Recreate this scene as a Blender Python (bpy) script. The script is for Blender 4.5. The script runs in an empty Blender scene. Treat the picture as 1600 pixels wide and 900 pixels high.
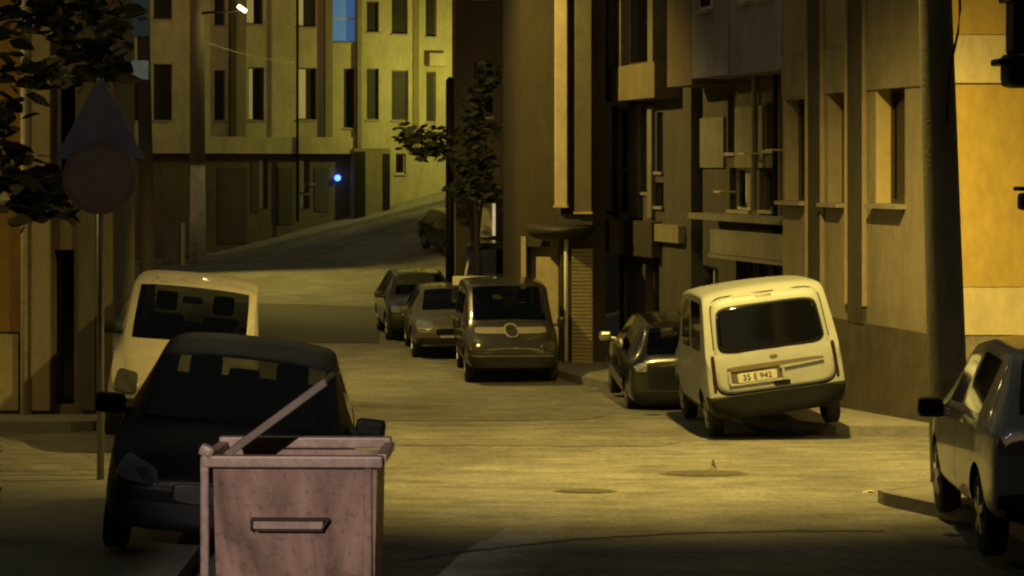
import bpy, bmesh, math, random
from mathutils import Vector, Matrix
from mathutils.bvhtree import BVHTree
random.seed(7)
R = math.radians
scene = bpy.context.scene
COL = scene.collection
H = 3.35          # eye height above the reference level
F = 3200.0        # focal length in photograph pixels

# ------------------------------------------------------------------ camera, sky, lamps, exposure
cam_d = bpy.data.cameras.new("camera")
cam = bpy.data.objects.new("camera", cam_d); COL.objects.link(cam)
cam.location = (0, 0, H); cam.rotation_euler = (R(90), 0, 0)
cam_d.sensor_width = 36; cam_d.lens = 36 * F / 1600
cam_d.shift_y = -190 / 1600
cam_d.clip_start = 0.1; cam_d.clip_end = 1500
scene.camera = cam

world = bpy.data.worlds.new("World"); scene.world = world
world.use_nodes = True
wn = world.node_tree.nodes; wl = world.node_tree.links
sky = wn.new("ShaderNodeTexSky"); sky.sky_type = 'NISHITA'; sky.sun_disc = False
sky.sun_elevation = R(1.0); sky.sun_rotation = R(200)
bgn = wn["Background"]
tint = wn.new("ShaderNodeMix"); tint.data_type = 'RGBA'; tint.blend_type = 'MULTIPLY'; tint.inputs[0].default_value = 1
tint.inputs[7].default_value = (1.0, 0.78, 0.50, 1)     # night sky tinted by the town's sodium lamps
wl.new(sky.outputs[0], tint.inputs[6]); wl.new(tint.outputs[2], bgn.inputs[0])
bgn.inputs[1].default_value = 0.14

sun_d = bpy.data.lights.new("moonlight", 'SUN'); sun_d.energy = 0.012; sun_d.angle = R(0.5)
sun_d.color = (0.75, 0.8, 1.0)
sun = bpy.data.objects.new("moonlight", sun_d); COL.objects.link(sun)
sun.rotation_euler = (R(50), 0, R(-20))

def lamp(name, kind, loc, target, energy, color, size=0.12, cone=140, blend=0.6):
    d = bpy.data.lights.new(name, kind); d.energy = energy; d.color = color
    d.shadow_soft_size = size
    if kind == 'SPOT':
        d.spot_size = R(cone); d.spot_blend = blend
    o = bpy.data.objects.new(name, d); COL.objects.link(o)
    o.location = loc
    if target is not None:
        o.rotation_euler = (Vector(target) - Vector(loc)).to_track_quat('-Z', 'Y').to_euler()
    return o

SOD = (1.0, 0.72, 0.165)
GRN = (0.95, 0.85, 0.15)
# the street lamp on the concrete pole by the silver car, hooded towards the viewer
lamp("street_light_main", 'SPOT', (2.7, 21.6, 8.4), (1.9, 24.6, 0), 5400, SOD, 0.12, 106, 0.8)
# the lamp round the corner that lights the orange front of the corner house
lamp("street_light_corner", 'SPOT', (9.0, 19.5, 7.2), (7.6, 26.5, 2.6), 720, SOD, 0.12, 95, 0.7)
# the lamp opposite the shop house
lamp("street_light_shop", 'SPOT', (-4.7, 37.0, 7.6), (-0.5, 40.5, 0), 1900, SOD, 0.12, 124, 0.5)
# the lamp at the crossing
lamp("street_light_crossing", 'SPOT', (-7.8, 62.0, 8.2), (-4.6, 60.0, 0), 2300, (1.0, 0.78, 0.15), 0.12, 98, 0.5)
# the lamp in the side street that lights the far apartment house
lamp("street_light_far", 'SPOT', (-1.2, 73.2, 6.6), (-4.0, 77.0, 6.9), 640, GRN, 0.15, 150, 0.5)
# the lamp on the arm in front of the far house
lamp("street_light_arm", 'POINT', (-9.45, 70.4, 8.35), None, 25, (1.0, 0.85, 0.3), 0.1)
# white street lamp behind the viewer that shines down the street onto the dumpster
lamp("street_light_white", 'SPOT', (-4.5, -8.0, 8.0), (-1.62, 13.2, 1.3), 8200, (1.0, 0.84, 0.74), 0.1, 7.4, 0.9)
# unseen lamp added in the side street to brighten the brown house
lamp("added_light_side", 'SPOT', (-13.0, 22.8, 7.0), (-7.5, 25.0, 0.2), 800, SOD, 0.12, 105, 0.7)
# narrow white spot added far back to light the silver car
lamp("added_light_back", 'SPOT', (4.0, -14.0, 9.0), (5.2, 18.5, 2.3), 1500, (1.0, 0.93, 0.85), 0.15, 7.5, 1.0)

scene.view_settings.view_transform = 'Standard'
scene.view_settings.look = 'None'
scene.view_settings.exposure = 0.28
scene.view_settings.gamma = 1.0
scene.cycles.max_bounces = 6
scene.cycles.transparent_max_bounces = 12
scene.cycles.sample_clamp_indirect = 3.0
scene.cycles.use_denoising = True
scene.cycles.filter_width = 2.2

# ------------------------------------------------------------------ helpers
def terrain(x, y):
    if y <= 16: z = .3
    elif y <= 36: z = .3 - .04 * (y - 16)
    elif y <= 48: z = -.5
    elif y <= 64: z = -.5 + .5 * (y - 48) / 16
    else: z = 0.0
    r = .194 * (x + 10.9) + .2 * (y - 74)
    if y > 50 and r > -0.6:
        rr = (r + math.sqrt(r * r + .02)) / 2
        z += min(rr, 7.0)
    return z

def sc(y): return F / y
def PX(x, y): return (x - 800) * y / F          # photo column x at distance y -> X
def PZ(py, y): return H - (py - 260) * y / F     # photo row at distance y -> Z

_mats = {}
def mat(name, col, rough=.7, metal=0.0, var=.25, scale=4.0, bump=0.0, bscale=30.0, spec=.5, coat=0.0, streak=False, emit=None, es=0.0):
    if name in _mats: return _mats[name]
    m = bpy.data.materials.new(name); m.use_nodes = True
    nt = m.node_tree; n = nt.nodes; l = nt.links
    b = n["Principled BSDF"]
    b.inputs['Roughness'].default_value = rough
    b.inputs['Metallic'].default_value = metal
    b.inputs['Specular IOR Level'].default_value = spec
    if coat: b.inputs['Coat Weight'].default_value = coat
    if var > 0:
        tc = n.new('ShaderNodeTexCoord'); mp = n.new('ShaderNodeMapping')
        l.new(tc.outputs['Object'], mp.inputs[0])
        if streak: mp.inputs['Scale'].default_value = (1, 1, .12)
        nz = n.new('ShaderNodeTexNoise'); nz.inputs['Scale'].default_value = scale
        nz.inputs['Detail'].default_value = 8; nz.inputs['Roughness'].default_value = .65
        wall = name.startswith(('render', 'shop', 'painted', 'entrance', 'plinth', 'pole'))
        l.new(mp.outputs[0], nz.inputs[0])
        cr = n.new('ShaderNodeValToRGB')
        cr.color_ramp.elements[0].position = .3; cr.color_ramp.elements[1].position = .7
        cr.color_ramp.elements[0].color = (*[c * (1 - var) for c in col], 1)
        cr.color_ramp.elements[1].color = (*[min(1, c * (1 + var * .7)) for c in col], 1)
        l.new(nz.outputs[0], cr.inputs[0]); colout = cr.outputs[0]
        if wall:
            for sc_g, mpg, lo, hi, p0, p1 in ((1.1, (1, 1, .25), .80, 1.08, .36, .62), (7.0, (1, 1, .5), .90, 1.05, .38, .6)):
                m3 = n.new('ShaderNodeMapping'); m3.inputs['Scale'].default_value = mpg; l.new(tc.outputs['Object'], m3.inputs[0])
                n3 = n.new('ShaderNodeTexNoise'); n3.inputs['Scale'].default_value = sc_g; n3.inputs['Detail'].default_value = 9; n3.inputs['Roughness'].default_value = .7
                l.new(m3.outputs[0], n3.inputs[0])
                g3 = n.new('ShaderNodeMapRange'); g3.inputs[1].default_value = p0; g3.inputs[2].default_value = p1; g3.inputs[3].default_value = lo; g3.inputs[4].default_value = hi
                l.new(n3.outputs[0], g3.inputs[0])
                x3 = n.new('ShaderNodeMix'); x3.data_type = 'RGBA'; x3.blend_type = 'MULTIPLY'; x3.inputs[0].default_value = 1
                l.new(colout, x3.inputs[6]); l.new(g3.outputs[0], x3.inputs[7]); colout = x3.outputs[2]
        l.new(colout, b.inputs['Base Color'])
        mr = n.new('ShaderNodeMapRange'); mr.inputs[3].default_value = max(0, rough - .12 * var / .25); mr.inputs[4].default_value = min(1, rough + .12)
        l.new(nz.outputs[0], mr.inputs[0]); l.new(mr.outputs[0], b.inputs['Roughness'])
        if bump:
            n2 = n.new('ShaderNodeTexNoise'); n2.inputs['Scale'].default_value = bscale; n2.inputs['Detail'].default_value = 6
            l.new(tc.outputs['Object'], n2.inputs[0])
            bp = n.new('ShaderNodeBump'); bp.inputs['Strength'].default_value = bump; bp.inputs['Distance'].default_value = .02
            l.new(n2.outputs[0], bp.inputs['Height']); l.new(bp.outputs[0], b.inputs['Normal'])
    else:
        b.inputs['Base Color'].default_value = (*col, 1)
    if emit:
        b.inputs['Emission Color'].default_value = (*emit, 1); b.inputs['Emission Strength'].default_value = es
    _mats[name] = m
    return m

def glass_mat(name, tint, refl=1.0):
    if name in _mats: return _mats[name]
    m = bpy.data.materials.new(name); m.use_nodes = True
    nt = m.node_tree; n = nt.nodes; l = nt.links; n.clear()
    out = n.new('ShaderNodeOutputMaterial'); mix = n.new('ShaderNodeMixShader')
    tr = n.new('ShaderNodeBsdfTransparent'); tr.inputs[0].default_value = (*tint, 1)
    gl = n.new('ShaderNodeBsdfGlossy'); gl.inputs['Roughness'].default_value = .04
    gl.inputs[0].default_value = (refl, refl, refl, 1)
    lw = n.new('ShaderNodeLayerWeight'); lw.inputs[0].default_value = .5
    pw = n.new('ShaderNodeMath'); pw.operation = 'POWER'; pw.inputs[1].default_value = 4.0; l.new(lw.outputs['Facing'], pw.inputs[0])
    ma = n.new('ShaderNodeMath'); ma.operation = 'MULTIPLY_ADD'; ma.inputs[1].default_value = .85; ma.inputs[2].default_value = .05; l.new(pw.outputs[0], ma.inputs[0])
    l.new(ma.outputs[0], mix.inputs[0]); l.new(tr.outputs[0], mix.inputs[1]); l.new(gl.outputs[0], mix.inputs[2])
    l.new(mix.outputs[0], out.inputs[0])
    _mats[name] = m
    return m

def road_mat():
    m = bpy.data.materials.new("asphalt_road"); m.use_nodes = True
    nt = m.node_tree; n = nt.nodes; l = nt.links; b = n["Principled BSDF"]
    tc = n.new('ShaderNodeTexCoord')
    def noise(scale, det=8, rough=.6, mapping=None):
        nz = n.new('ShaderNodeTexNoise'); nz.inputs['Scale'].default_value = scale
        nz.inputs['Detail'].default_value = det; nz.inputs['Roughness'].default_value = rough
        if mapping:
            mp = n.new('ShaderNodeMapping'); mp.inputs['Scale'].default_value = mapping
            l.new(tc.outputs['Object'], mp.inputs[0]); l.new(mp.outputs[0], nz.inputs[0])
        else: l.new(tc.outputs['Object'], nz.inputs[0])
        return nz
    a = noise(.5, 8, .7, (1, .7, 1)); c = noise(16, 8, .8); d = noise(2.2, 8, .7, (.5, 1.6, 1))
    r1 = n.new('ShaderNodeValToRGB'); r1.color_ramp.elements[0].position = .35; r1.color_ramp.elements[1].position = .68
    r1.color_ramp.elements[0].color = (.15, .143, .125, 1); r1.color_ramp.elements[1].color = (.27, .255, .225, 1)
    l.new(a.outputs[0], r1.inputs[0])
    def mult(c1, src, lo, hi, p0, p1):
        r = n.new('ShaderNodeMapRange'); r.inputs[1].default_value = p0; r.inputs[2].default_value = p1
        r.inputs[3].default_value = lo; r.inputs[4].default_value = hi
        l.new(src, r.inputs[0])
        mx = n.new('ShaderNodeMix'); mx.data_type = 'RGBA'; mx.blend_type = 'MULTIPLY'; mx.inputs[0].default_value = 1
        l.new(c1, mx.inputs[6]); l.new(r.outputs[0], mx.inputs[7]); return mx.outputs[2]
    o = mult(r1.outputs[0], d.outputs[0], .66, 1.2, .38, .62)
    o = mult(o, c.outputs[0], .62, 1.3, .36, .64)
    # long irregular cracks
    vo = n.new('ShaderNodeTexVoronoi'); vo.feature = 'DISTANCE_TO_EDGE'; vo.inputs['Scale'].default_value = .22
    nz = noise(1.3, 6, .6)
    ad = n.new('ShaderNodeVectorMath'); ad.operation = 'MULTIPLY_ADD'; ad.inputs[1].default_value = (.9, .9, .9)
    l.new(nz.outputs[1], ad.inputs[0]); l.new(tc.outputs['Object'], ad.inputs[2]); l.new(ad.outputs[0], vo.inputs[0])
    o = mult(o, vo.outputs[0], .8, 1.0, .0, .008)
    l.new(o, b.inputs['Base Color'])
    b.inputs['Roughness'].default_value = .78
    bp = n.new('ShaderNodeBump'); bp.inputs['Strength'].default_value = .5; bp.inputs['Distance'].default_value = .012
    l.new(c.outputs[0], bp.inputs['Height']); 
    bp2 = n.new('ShaderNodeBump'); bp2.inputs['Strength'].default_value = .6; bp2.inputs['Distance'].default_value = .06
    l.new(d.outputs[0], bp2.inputs['Height']); l.new(bp.outputs[0], bp2.inputs['Normal']); l.new(bp2.outputs[0], b.inputs['Normal'])
    return m

def link_mesh(name, me, m=None, parent=None, smooth=False):
    o = bpy.data.objects.new(name, me); COL.objects.link(o)
    if m is not None:
        me.materials.clear(); me.materials.append(m)
    if parent is not None: o.parent = parent
    if smooth:
        for p in me.polygons: p.use_smooth = True
    return o

def bm_obj(name, bm, m=None, parent=None, smooth=False):
    me = bpy.data.meshes.new(name); bm.normal_update(); bm.to_mesh(me); bm.free()
    return link_mesh(name, me, m, parent, smooth)

def tag(o, label=None, cat=None, group=None, kind=None):
    if label: o['label'] = label
    if cat: o['category'] = cat
    if group: o['group'] = group
    if kind: o['kind'] = kind
    return o

def empty(name, loc, rz=0, label=None, cat=None, group=None, rx=0, ry=0):
    o = bpy.data.objects.new(name, None); COL.objects.link(o)
    o.location = loc; o.rotation_euler = (rx, ry, rz)
    o.empty_display_size = .2
    return tag(o, label, cat, group)

def add_box(bm, c, s, rot=None, bevel=0.0):
    r = bmesh.ops.create_cube(bm, size=1.0)
    vs = r['verts']
    M = Matrix.Translation(c) @ (rot.to_4x4() if rot else Matrix.Identity(4)) @ Matrix.Diagonal((*s, 1))
    bmesh.ops.transform(bm, matrix=M, verts=vs)
    if bevel:
        es = list({e for v in vs for e in v.link_edges})
        bmesh.ops.bevel(bm, geom=es, offset=bevel, segments=2, affect='EDGES', profile=.6)
    return vs

def add_tube(bm, pts, rads, seg=12, cap=True):
    pts = [Vector(p) for p in pts]
    if not isinstance(rads, (list, tuple)): rads = [rads] * len(pts)
    rings = []
    up = Vector((0, 0, 1))
    for i, p in enumerate(pts):
        t = (pts[min(i + 1, len(pts) - 1)] - pts[max(i - 1, 0)]).normalized()
        a = t.cross(up)
        if a.length < .05: a = t.cross(Vector((1, 0, 0)))
        a.normalize(); b = t.cross(a).normalized()
        rings.append([bm.verts.new(p + a * math.cos(k * 2 * math.pi / seg) * rads[i] + b * math.sin(k * 2 * math.pi / seg) * rads[i]) for k in range(seg)])
    for i in range(len(rings) - 1):
        for k in range(seg):
            f = bm.faces.new((rings[i][k], rings[i][(k + 1) % seg], rings[i + 1][(k + 1) % seg], rings[i + 1][k])); f.smooth = True
    if cap:
        bm.faces.new(rings[0][::-1]); bm.faces.new(rings[-1])

def tube_obj(name, pts, rads, m, parent=None, seg=12):
    bm = bmesh.new(); add_tube(bm, pts, rads, seg); bmesh.ops.recalc_face_normals(bm, faces=bm.faces)
    return bm_obj(name, bm, m, parent)

def box_obj(name, c, s, m, parent=None, bevel=0.0, rot=None):
    bm = bmesh.new(); add_box(bm, c, s, rot, bevel)
    return bm_obj(name, bm, m, parent)

# ------------------------------------------------------------------ materials
M_road = road_mat()
M_walk = mat("pavement_slabs", (.25, .235, .2), .85, var=.25, scale=3, bump=.3)
M_kerb = mat("kerb_stone", (.2, .19, .17), .85, var=.3, scale=6, bump=.3)
M_road_shade = mat("road_shade_tone", (.075, .072, .066), .85, var=.25, scale=6, bump=.4)
M_glass_dark = mat("window_glass", (.006, .006, .007), .08, var=0, spec=.5)
M_frame_w = mat("window_frame_pale", (.5, .47, .42), .5, var=.1)
M_frame_b = mat("window_frame_brown", (.06, .04, .025), .5, var=.1)
M_black = mat("black_plastic", (.009, .009, .009), .5, var=.1, spec=.2)
M_conc = mat("pole_concrete", (.10, .088, .062), .9, var=.3, scale=5, bump=.4, streak=True)
M_metal = mat("galvanised_metal", (.3, .3, .29), .45, metal=.8, var=.2)
M_darkmetal = mat("dark_metal", (.03, .03, .03), .4, metal=.5, var=.2)

# ------------------------------------------------------------------ ground
def make_ground():
    bm = bmesh.new()
    xs = [-400, -150, -60, -40] + [-30 + i * 1.0 for i in range(61)] + [40, 60, 150, 400]
    ys = [-200, -80, -30, 0, 8, 12, 14] + [16 + i for i in range(85)] + [110, 130, 200, 500, 1000]
    grid = [[bm.verts.new((x, y, terrain(x, min(y, 100)) if abs(x) < 100 else terrain(max(-100, min(100, x)), min(y, 100)))) for x in xs] for y in ys]
    for j in range(len(ys) - 1):
        for i in range(len(xs) - 1):
            bm.faces.new((grid[j][i], grid[j][i + 1], grid[j + 1][i + 1], grid[j + 1][i]))
    o = bm_obj("ground", bm, M_road, smooth=True); tag(o, kind='structure')
make_ground()

def densify(pts, step=.8):
    out = []
    for a, b in zip(pts[:-1], pts[1:]):
        a = Vector(a); b = Vector(b); n = max(1, int((b - a).length / step))
        for i in range(n): out.append(a.lerp(b, i / n))
    out.append(Vector(pts[-1])); return out

def resample(pts, n):
    pts = [Vector(p) for p in pts]
    L = [0]
    for a, b in zip(pts[:-1], pts[1:]): L.append(L[-1] + (b - a).length)
    out = []
    for i in range(n):
        d = L[-1] * i / (n - 1); k = 0
        while k < len(L) - 2 and L[k + 1] < d: k += 1
        t = (d - L[k]) / max(1e-6, L[k + 1] - L[k]); out.append(pts[k].lerp(pts[k + 1], min(1, t)))
    return out

def strip_sheet(name, edge, inner, h, m, kerb=True, n=60, label=None):
    """raised pavement: kerb line `edge`, inner line `inner`, matched along their lengths"""
    A = resample(edge, n); B = resample(inner, n)
    bm = bmesh.new(); rows = []
    for a, b in zip(A, B):
        row = []
        for k in range(7):
            p = a.lerp(b, k / 6); row.append(bm.verts.new((p.x, p.y, terrain(p.x, p.y) + h)))
        rows.append(row)
    for i in range(n - 1):
        for k in range(6):
            bm.faces.new((rows[i][k], rows[i + 1][k], rows[i + 1][k + 1], rows[i][k + 1]))
    for i in range(n - 1):   # skirt
        for k, in ((0,), (6,)):
            a, b = rows[i][k], rows[i + 1][k]
            c = bm.verts.new((b.co.x, b.co.y, b.co.z - h - .1)); d = bm.verts.new((a.co.x, a.co.y, a.co.z - h - .1))
            bm.faces.new((a, b, c, d))
    for row in (rows[0], rows[-1]):
        for k in range(6):
            a, b = row[k], row[k + 1]
            c = bm.verts.new((b.co.x, b.co.y, b.co.z - h - .1)); d = bm.verts.new((a.co.x, a.co.y, a.co.z - h - .1))
            bm.faces.new((a, b, c, d))
    bmesh.ops.recalc_face_normals(bm, faces=bm.faces)
    o = bm_obj(name, bm, m); tag(o, kind='structure')
    if kerb:
        bm = bmesh.new(); prev = None
        for i, (a, b) in enumerate(zip(A, B)):
            d = (b - a).normalized() * .12
            z = terrain(a.x, a.y)
            o1 = Vector((a.x - d.x * .02, a.y - d.y * .02, z - .05)); o2 = Vector((a.x - d.x * .02, a.y - d.y * .02, z + h + .004))
            o3 = Vector((a.x + d.x, a.y + d.y, terrain(a.x + d.x, a.y + d.y) + h + .004))
            cur = [bm.verts.new(o1), bm.verts.new(o2), bm.verts.new(o3)]
            if prev:
                bm.faces.new((prev[0], cur[0], cur[1], prev[1])); bm.faces.new((prev[1], cur[1], cur[2], prev[2]))
            prev = cur
        ko = bm_obj("kerb", bm, M_kerb); tag(ko, kind='structure')
    return o

# facade line on the right of the street: (5.55,26.5) running to (-.281,1)
def LN(t, off=0.0):
    d = Vector((-.281, 1.0)).normalized(); nrm = Vector((-d.y, d.x))
    return Vector((5.55, 26.5)) + Vector((-.281, 1.0)) * t + nrm * off
strip_sheet("pavement", [(4.3, 8), (4.2, 17.4), (3.82, 18.3), (3.42, 19.35), (3.55, 19.5), (4.1, 20.0), (5.6, 21.4), (14, 21.6)],
            [(14, 8), (14, 12), (14, 15), (14, 17), (14, 17.5), (14, 18), (14, 19), (14.2, 21.5)], .12, M_walk, n=90)
strip_sheet("pavement", [(12, 26.0), (6.5, 26.15), (4.2, 26.2), (3.5, 26.9), (2.95, 29.3), (1.55, 35.2), (.35, 38.8)],
            [(12.5, 27), (9, 27.3), (7, 27.8), (5.9, 28.5), (5.2, 31.2), (4.0, 36), (2.2, 40.2)], .13, M_walk)
strip_sheet("pavement", [(-2.35, 8), (-2.4, 16.5), (-2.45, 20.0), (-2.9, 20.6), (-12, 20.7)],
            [(-16, 8), (-16, 12), (-16, 16), (-16, 18), (-16, 20.6)], .13, M_walk)
strip_sheet("pavement", [(-14, 26.9), (-5.6, 26.9), (-5.0, 27.6), (-5.2, 32), (-6.5, 36)],
            [(-14, 28.5), (-8, 28.5), (-7.0, 28.6), (-7.0, 32), (-8.5, 36)], .13, M_walk)
# pavement along the foot of the far house, climbing with the side street
strip_sheet("pavement", [(-11.5, 73.0), (-2.0, 75.9), (4, 78.0)], [(-11.8, 75), (-2.0, 78.2), (4, 80.0)], .12, M_walk, n=40)

def blob_sheet(name, c, rx, ry, m, dz=.004, n=40, jag=.12, rot=0, kind='structure'):
    bm = bmesh.new(); vs = []; cv = bm.verts.new((c[0], c[1], terrain(*c) + dz))
    for k in range(n):
        a = k * 2 * math.pi / n; r = 1 + random.uniform(-jag, jag)
        dx, dy = rx * r * math.cos(a), ry * r * math.sin(a)
        x = c[0] + dx * math.cos(rot) - dy * math.sin(rot); y = c[1] + dx * math.sin(rot) + dy * math.cos(rot)
        vs.append(bm.verts.new((x, y, terrain(x, y) + dz)))
    for k in range(n): bm.faces.new((cv, vs[k], vs[(k + 1) % n]))
    return bm_obj(name, bm, m)

# road sheets: repair patches, and painted shade between lamp pools beyond the white van
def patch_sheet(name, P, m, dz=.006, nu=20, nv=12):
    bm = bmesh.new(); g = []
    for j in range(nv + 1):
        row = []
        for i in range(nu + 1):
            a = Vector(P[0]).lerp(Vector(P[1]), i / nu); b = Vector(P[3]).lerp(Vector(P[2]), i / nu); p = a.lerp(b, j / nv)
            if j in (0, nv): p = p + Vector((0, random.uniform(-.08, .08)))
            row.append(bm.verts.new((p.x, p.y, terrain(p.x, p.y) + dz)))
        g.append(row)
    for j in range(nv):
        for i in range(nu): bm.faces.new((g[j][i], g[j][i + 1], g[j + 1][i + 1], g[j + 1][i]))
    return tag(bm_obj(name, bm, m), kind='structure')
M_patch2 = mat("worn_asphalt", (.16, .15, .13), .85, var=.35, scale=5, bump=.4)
patch_sheet("road_patch_and_shade", [(-2.2, 28.6), (1.0, 28.7), (1.4, 29.5), (-2.4, 29.4)], M_patch2)
patch_sheet("road_patch_and_shade", [(-1.4, 25.0), (1.8, 24.9), (2.1, 25.4), (-1.0, 25.5)], M_patch2)
patch_sheet("road_patch_and_shade", [(-7.5, 44.6), (-2.9, 44.6), (-3.4, 53.5), (-8.5, 55.0)], M_road_shade, dz=.012)  # unlit gap between the lamps, laid on as a dark sheet

# ------------------------------------------------------------------ buildings
def wall_mesh(fp, z0, z1, openings):
    """closed footprint prism; openings: {edge: [(u0,u1,v0,v1,depth)]}"""
    bm = bmesh.new(); n = len(fp)
    for e in range(n):
        A = Vector(fp[e]); B = Vector(fp[(e + 1) % n]); L = (B - A).length; d = (B - A) / L
        inn = Vector((-d.y, d.x))      # footprint is counter-clockwise: interior on the left
        ops = openings.get(e, [])
        us = sorted({0, L} | {max(0, min(L, o[k])) for o in ops for k in (0, 1)})
        vs = sorted({z0, z1} | {max(z0, min(z1, o[k])) for o in ops for k in (2, 3)})
        P = lambda u, v, dep=0: (A.x + d.x * u + inn.x * dep, A.y + d.y * u + inn.y * dep, v)
        for i in range(len(us) - 1):
            for j in range(len(vs) - 1):
                uc = (us[i] + us[i + 1]) / 2; vc = (vs[j] + vs[j + 1]) / 2
                if any(o[0] < uc < o[1] and o[2] < vc < o[3] for o in ops): continue
                bm.faces.new([bm.verts.new(P(us[i], vs[j])), bm.verts.new(P(us[i + 1], vs[j])), bm.verts.new(P(us[i + 1], vs[j + 1])), bm.verts.new(P(us[i], vs[j + 1]))])
        for o in ops:
            u0, u1, v0, v1, dp = o[:5]
            u0 = max(0, u0); u1 = min(L, u1)
            for a, b in (((u0, v0), (u1, v0)), ((u1, v0), (u1, v1)), ((u1, v1), (u0, v1)), ((u0, v1), (u0, v0))):
                bm.faces.new([bm.verts.new(P(*a)), bm.verts.new(P(*b)), bm.verts.new(P(*b, dp)), bm.verts.new(P(*a, dp))])
            bm.faces.new([bm.verts.new(P(u0, v0, dp)), bm.verts.new(P(u1, v0, dp)), bm.verts.new(P(u1, v1, dp)), bm.verts.new(P(u0, v1, dp))])
    bm.faces.new([bm.verts.new((p[0], p[1], z1)) for p in fp])
    bmesh.ops.remove_doubles(bm, verts=bm.verts, dist=1e-4)
    return bm

class Bld:
    def __init__(s, name, label, cat, fp, z0, z1, m, group=None):
        s.fp = [Vector(p) for p in fp]; s.z0, s.z1 = z0, z1; s.m = m; s.ops = {}
        s.root = empty(name, (fp[0][0], fp[0][1], max(z0, 0)), 0, label, cat, group)
        s.inv = -Vector(s.root.location); s.wins = []
    def edge(s, e):
        A = s.fp[e]; B = s.fp[(e + 1) % len(s.fp)]; d = (B - A).normalized(); return A, d, Vector((-d.y, d.x)), (B - A).length
    def u(s, e, x):      # photo column -> distance along the edge
        A, d, i, L = s.edge(e); k = (x - 800) / F
        return (k * A.y - A.x) / (d.x - k * d.y)
    def Y(s, e, x):
        A, d, i, L = s.edge(e); return A.y + d.y * s.u(e, x)
    def rect(s, e, x0, x1, yt, yb):
        ua, ub = sorted((s.u(e, x0), s.u(e, x1))); Y = s.Y(e, (x0 + x1) / 2)
        return ua, ub, PZ(yb, Y), PZ(yt, Y)
    def open(s, e, x0, x1, yt, yb, depth=.2, **k):
        s.openm(e, *s.rect(e, x0, x1, yt, yb), depth=depth, **k)
    def openm(s, e, u0, u1, v0, v1, depth=.2, **k):
        s.ops.setdefault(e, []).append((u0, u1, v0, v1, depth)); s.wins.append((e, u0, u1, v0, v1, depth, k))
    def obj(s, name, bm, m, parent=None, smooth=False):
        bmesh.ops.translate(bm, verts=bm.verts, vec=s.inv)
        o = bm_obj(name, bm, m, parent or s.root, smooth)
        return o
    def P(s, e, u, v, out=0):
        A, d, i, L = s.edge(e); return Vector((A.x + d.x * u - i.x * out, A.y + d.y * u - i.y * out, v))
    def rotm(s, e):
        A, d, i, L = s.edge(e)
        return Matrix(((d.x, i.x, 0), (d.y, i.y, 0), (0, 0, 1)))
    def boxe(s, name, e, u0, u1, v0, v1, out, m, inn=0.0, bevel=0, parent=None):
        bm = bmesh.new(); c = s.P(e, (u0 + u1) / 2, (v0 + v1) / 2, (out - inn) / 2)
        add_box(bm, c, (abs(u1 - u0), out + inn, v1 - v0), s.rotm(e), bevel)
        return s.obj(name, bm, m, parent)
    def boxpx(s, name, e, x0, x1, yt, yb, out, m, **k):
        u0, u1, v0, v1 = s.rect(e, x0, x1, yt, yb); return s.boxe(name, e, u0, u1, v0, v1, out, m, **k)
    def build(s):
        w = s.obj("wall", wall_mesh([tuple(p) for p in s.fp], s.z0, s.z1, s.ops), s.m)
        for e, u0, u1, v0, v1, dp, k in s.wins:
            kind = k.get('kind', 'window')
            if kind == 'none': continue
            fm = k.get('fm', M_frame_b); gm = k.get('gm', M_glass_dark); fw = k.get('fw', .05)
            bm = bmesh.new(); rot = s.rotm(e); o = -(dp - .05)
            wd, ht = u1 - u0, v1 - v0
            def bar(a, b, c, d): add_box(bm, s.P(e, (a + b) / 2, (c + d) / 2, o), (b - a, .06, d - c), rot)
            bar(u0 + .002, u0 + fw, v0 + .002, v1 - .002); bar(u1 - fw, u1 - .002, v0 + .002, v1 - .002)
            bar(u0 + fw, u1 - fw, v0 + .002, v0 + fw); bar(u0 + fw, u1 - fw, v1 - fw, v1 - .002)
            mull = k.get('mull', 1 if wd > .8 else 0)
            for q in range(mull):
                uc = u0 + wd * (q + 1) / (mull + 1); bar(uc - fw / 2, uc + fw / 2, v0 + fw, v1 - fw)
            if k.get('trans'):
                vc = v0 + ht * k['trans']; bar(u0 + fw, u1 - fw, vc - fw / 2, vc + fw / 2)
            f = s.obj(kind, bm, fm)
            bm = bmesh.new(); add_box(bm, s.P(e, (u0 + u1) / 2, (v0 + v1) / 2, -(dp - .035)), (wd - 2 * fw + .01, .012, ht - 2 * fw + .01), rot)
            g = s.obj("pane" if kind != 'door' else 'panel', bm, gm, f)
            if k.get('curtain'):
                a, b, cm = k['curtain']; bm = bmesh.new()
                add_box(bm, s.P(e, u0 + wd * (a + b) / 2, (v0 + v1) / 2, -(dp - .06)), (wd * (b - a), .02, ht - 2 * fw), rot)
                s.obj("curtain", bm, cm, f)
            if k.get('sill', kind == 'window'):
                so = k.get('so', .06)
                s.boxe("sill", e, u0 - .04, u1 + .04, v0 - .06, v0 - .003, so, k.get('sm', M_sill), parent=f)
        return s

M_sill = mat("window_sill_stone", (.26, .24, .19), .6, var=.15)

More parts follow.
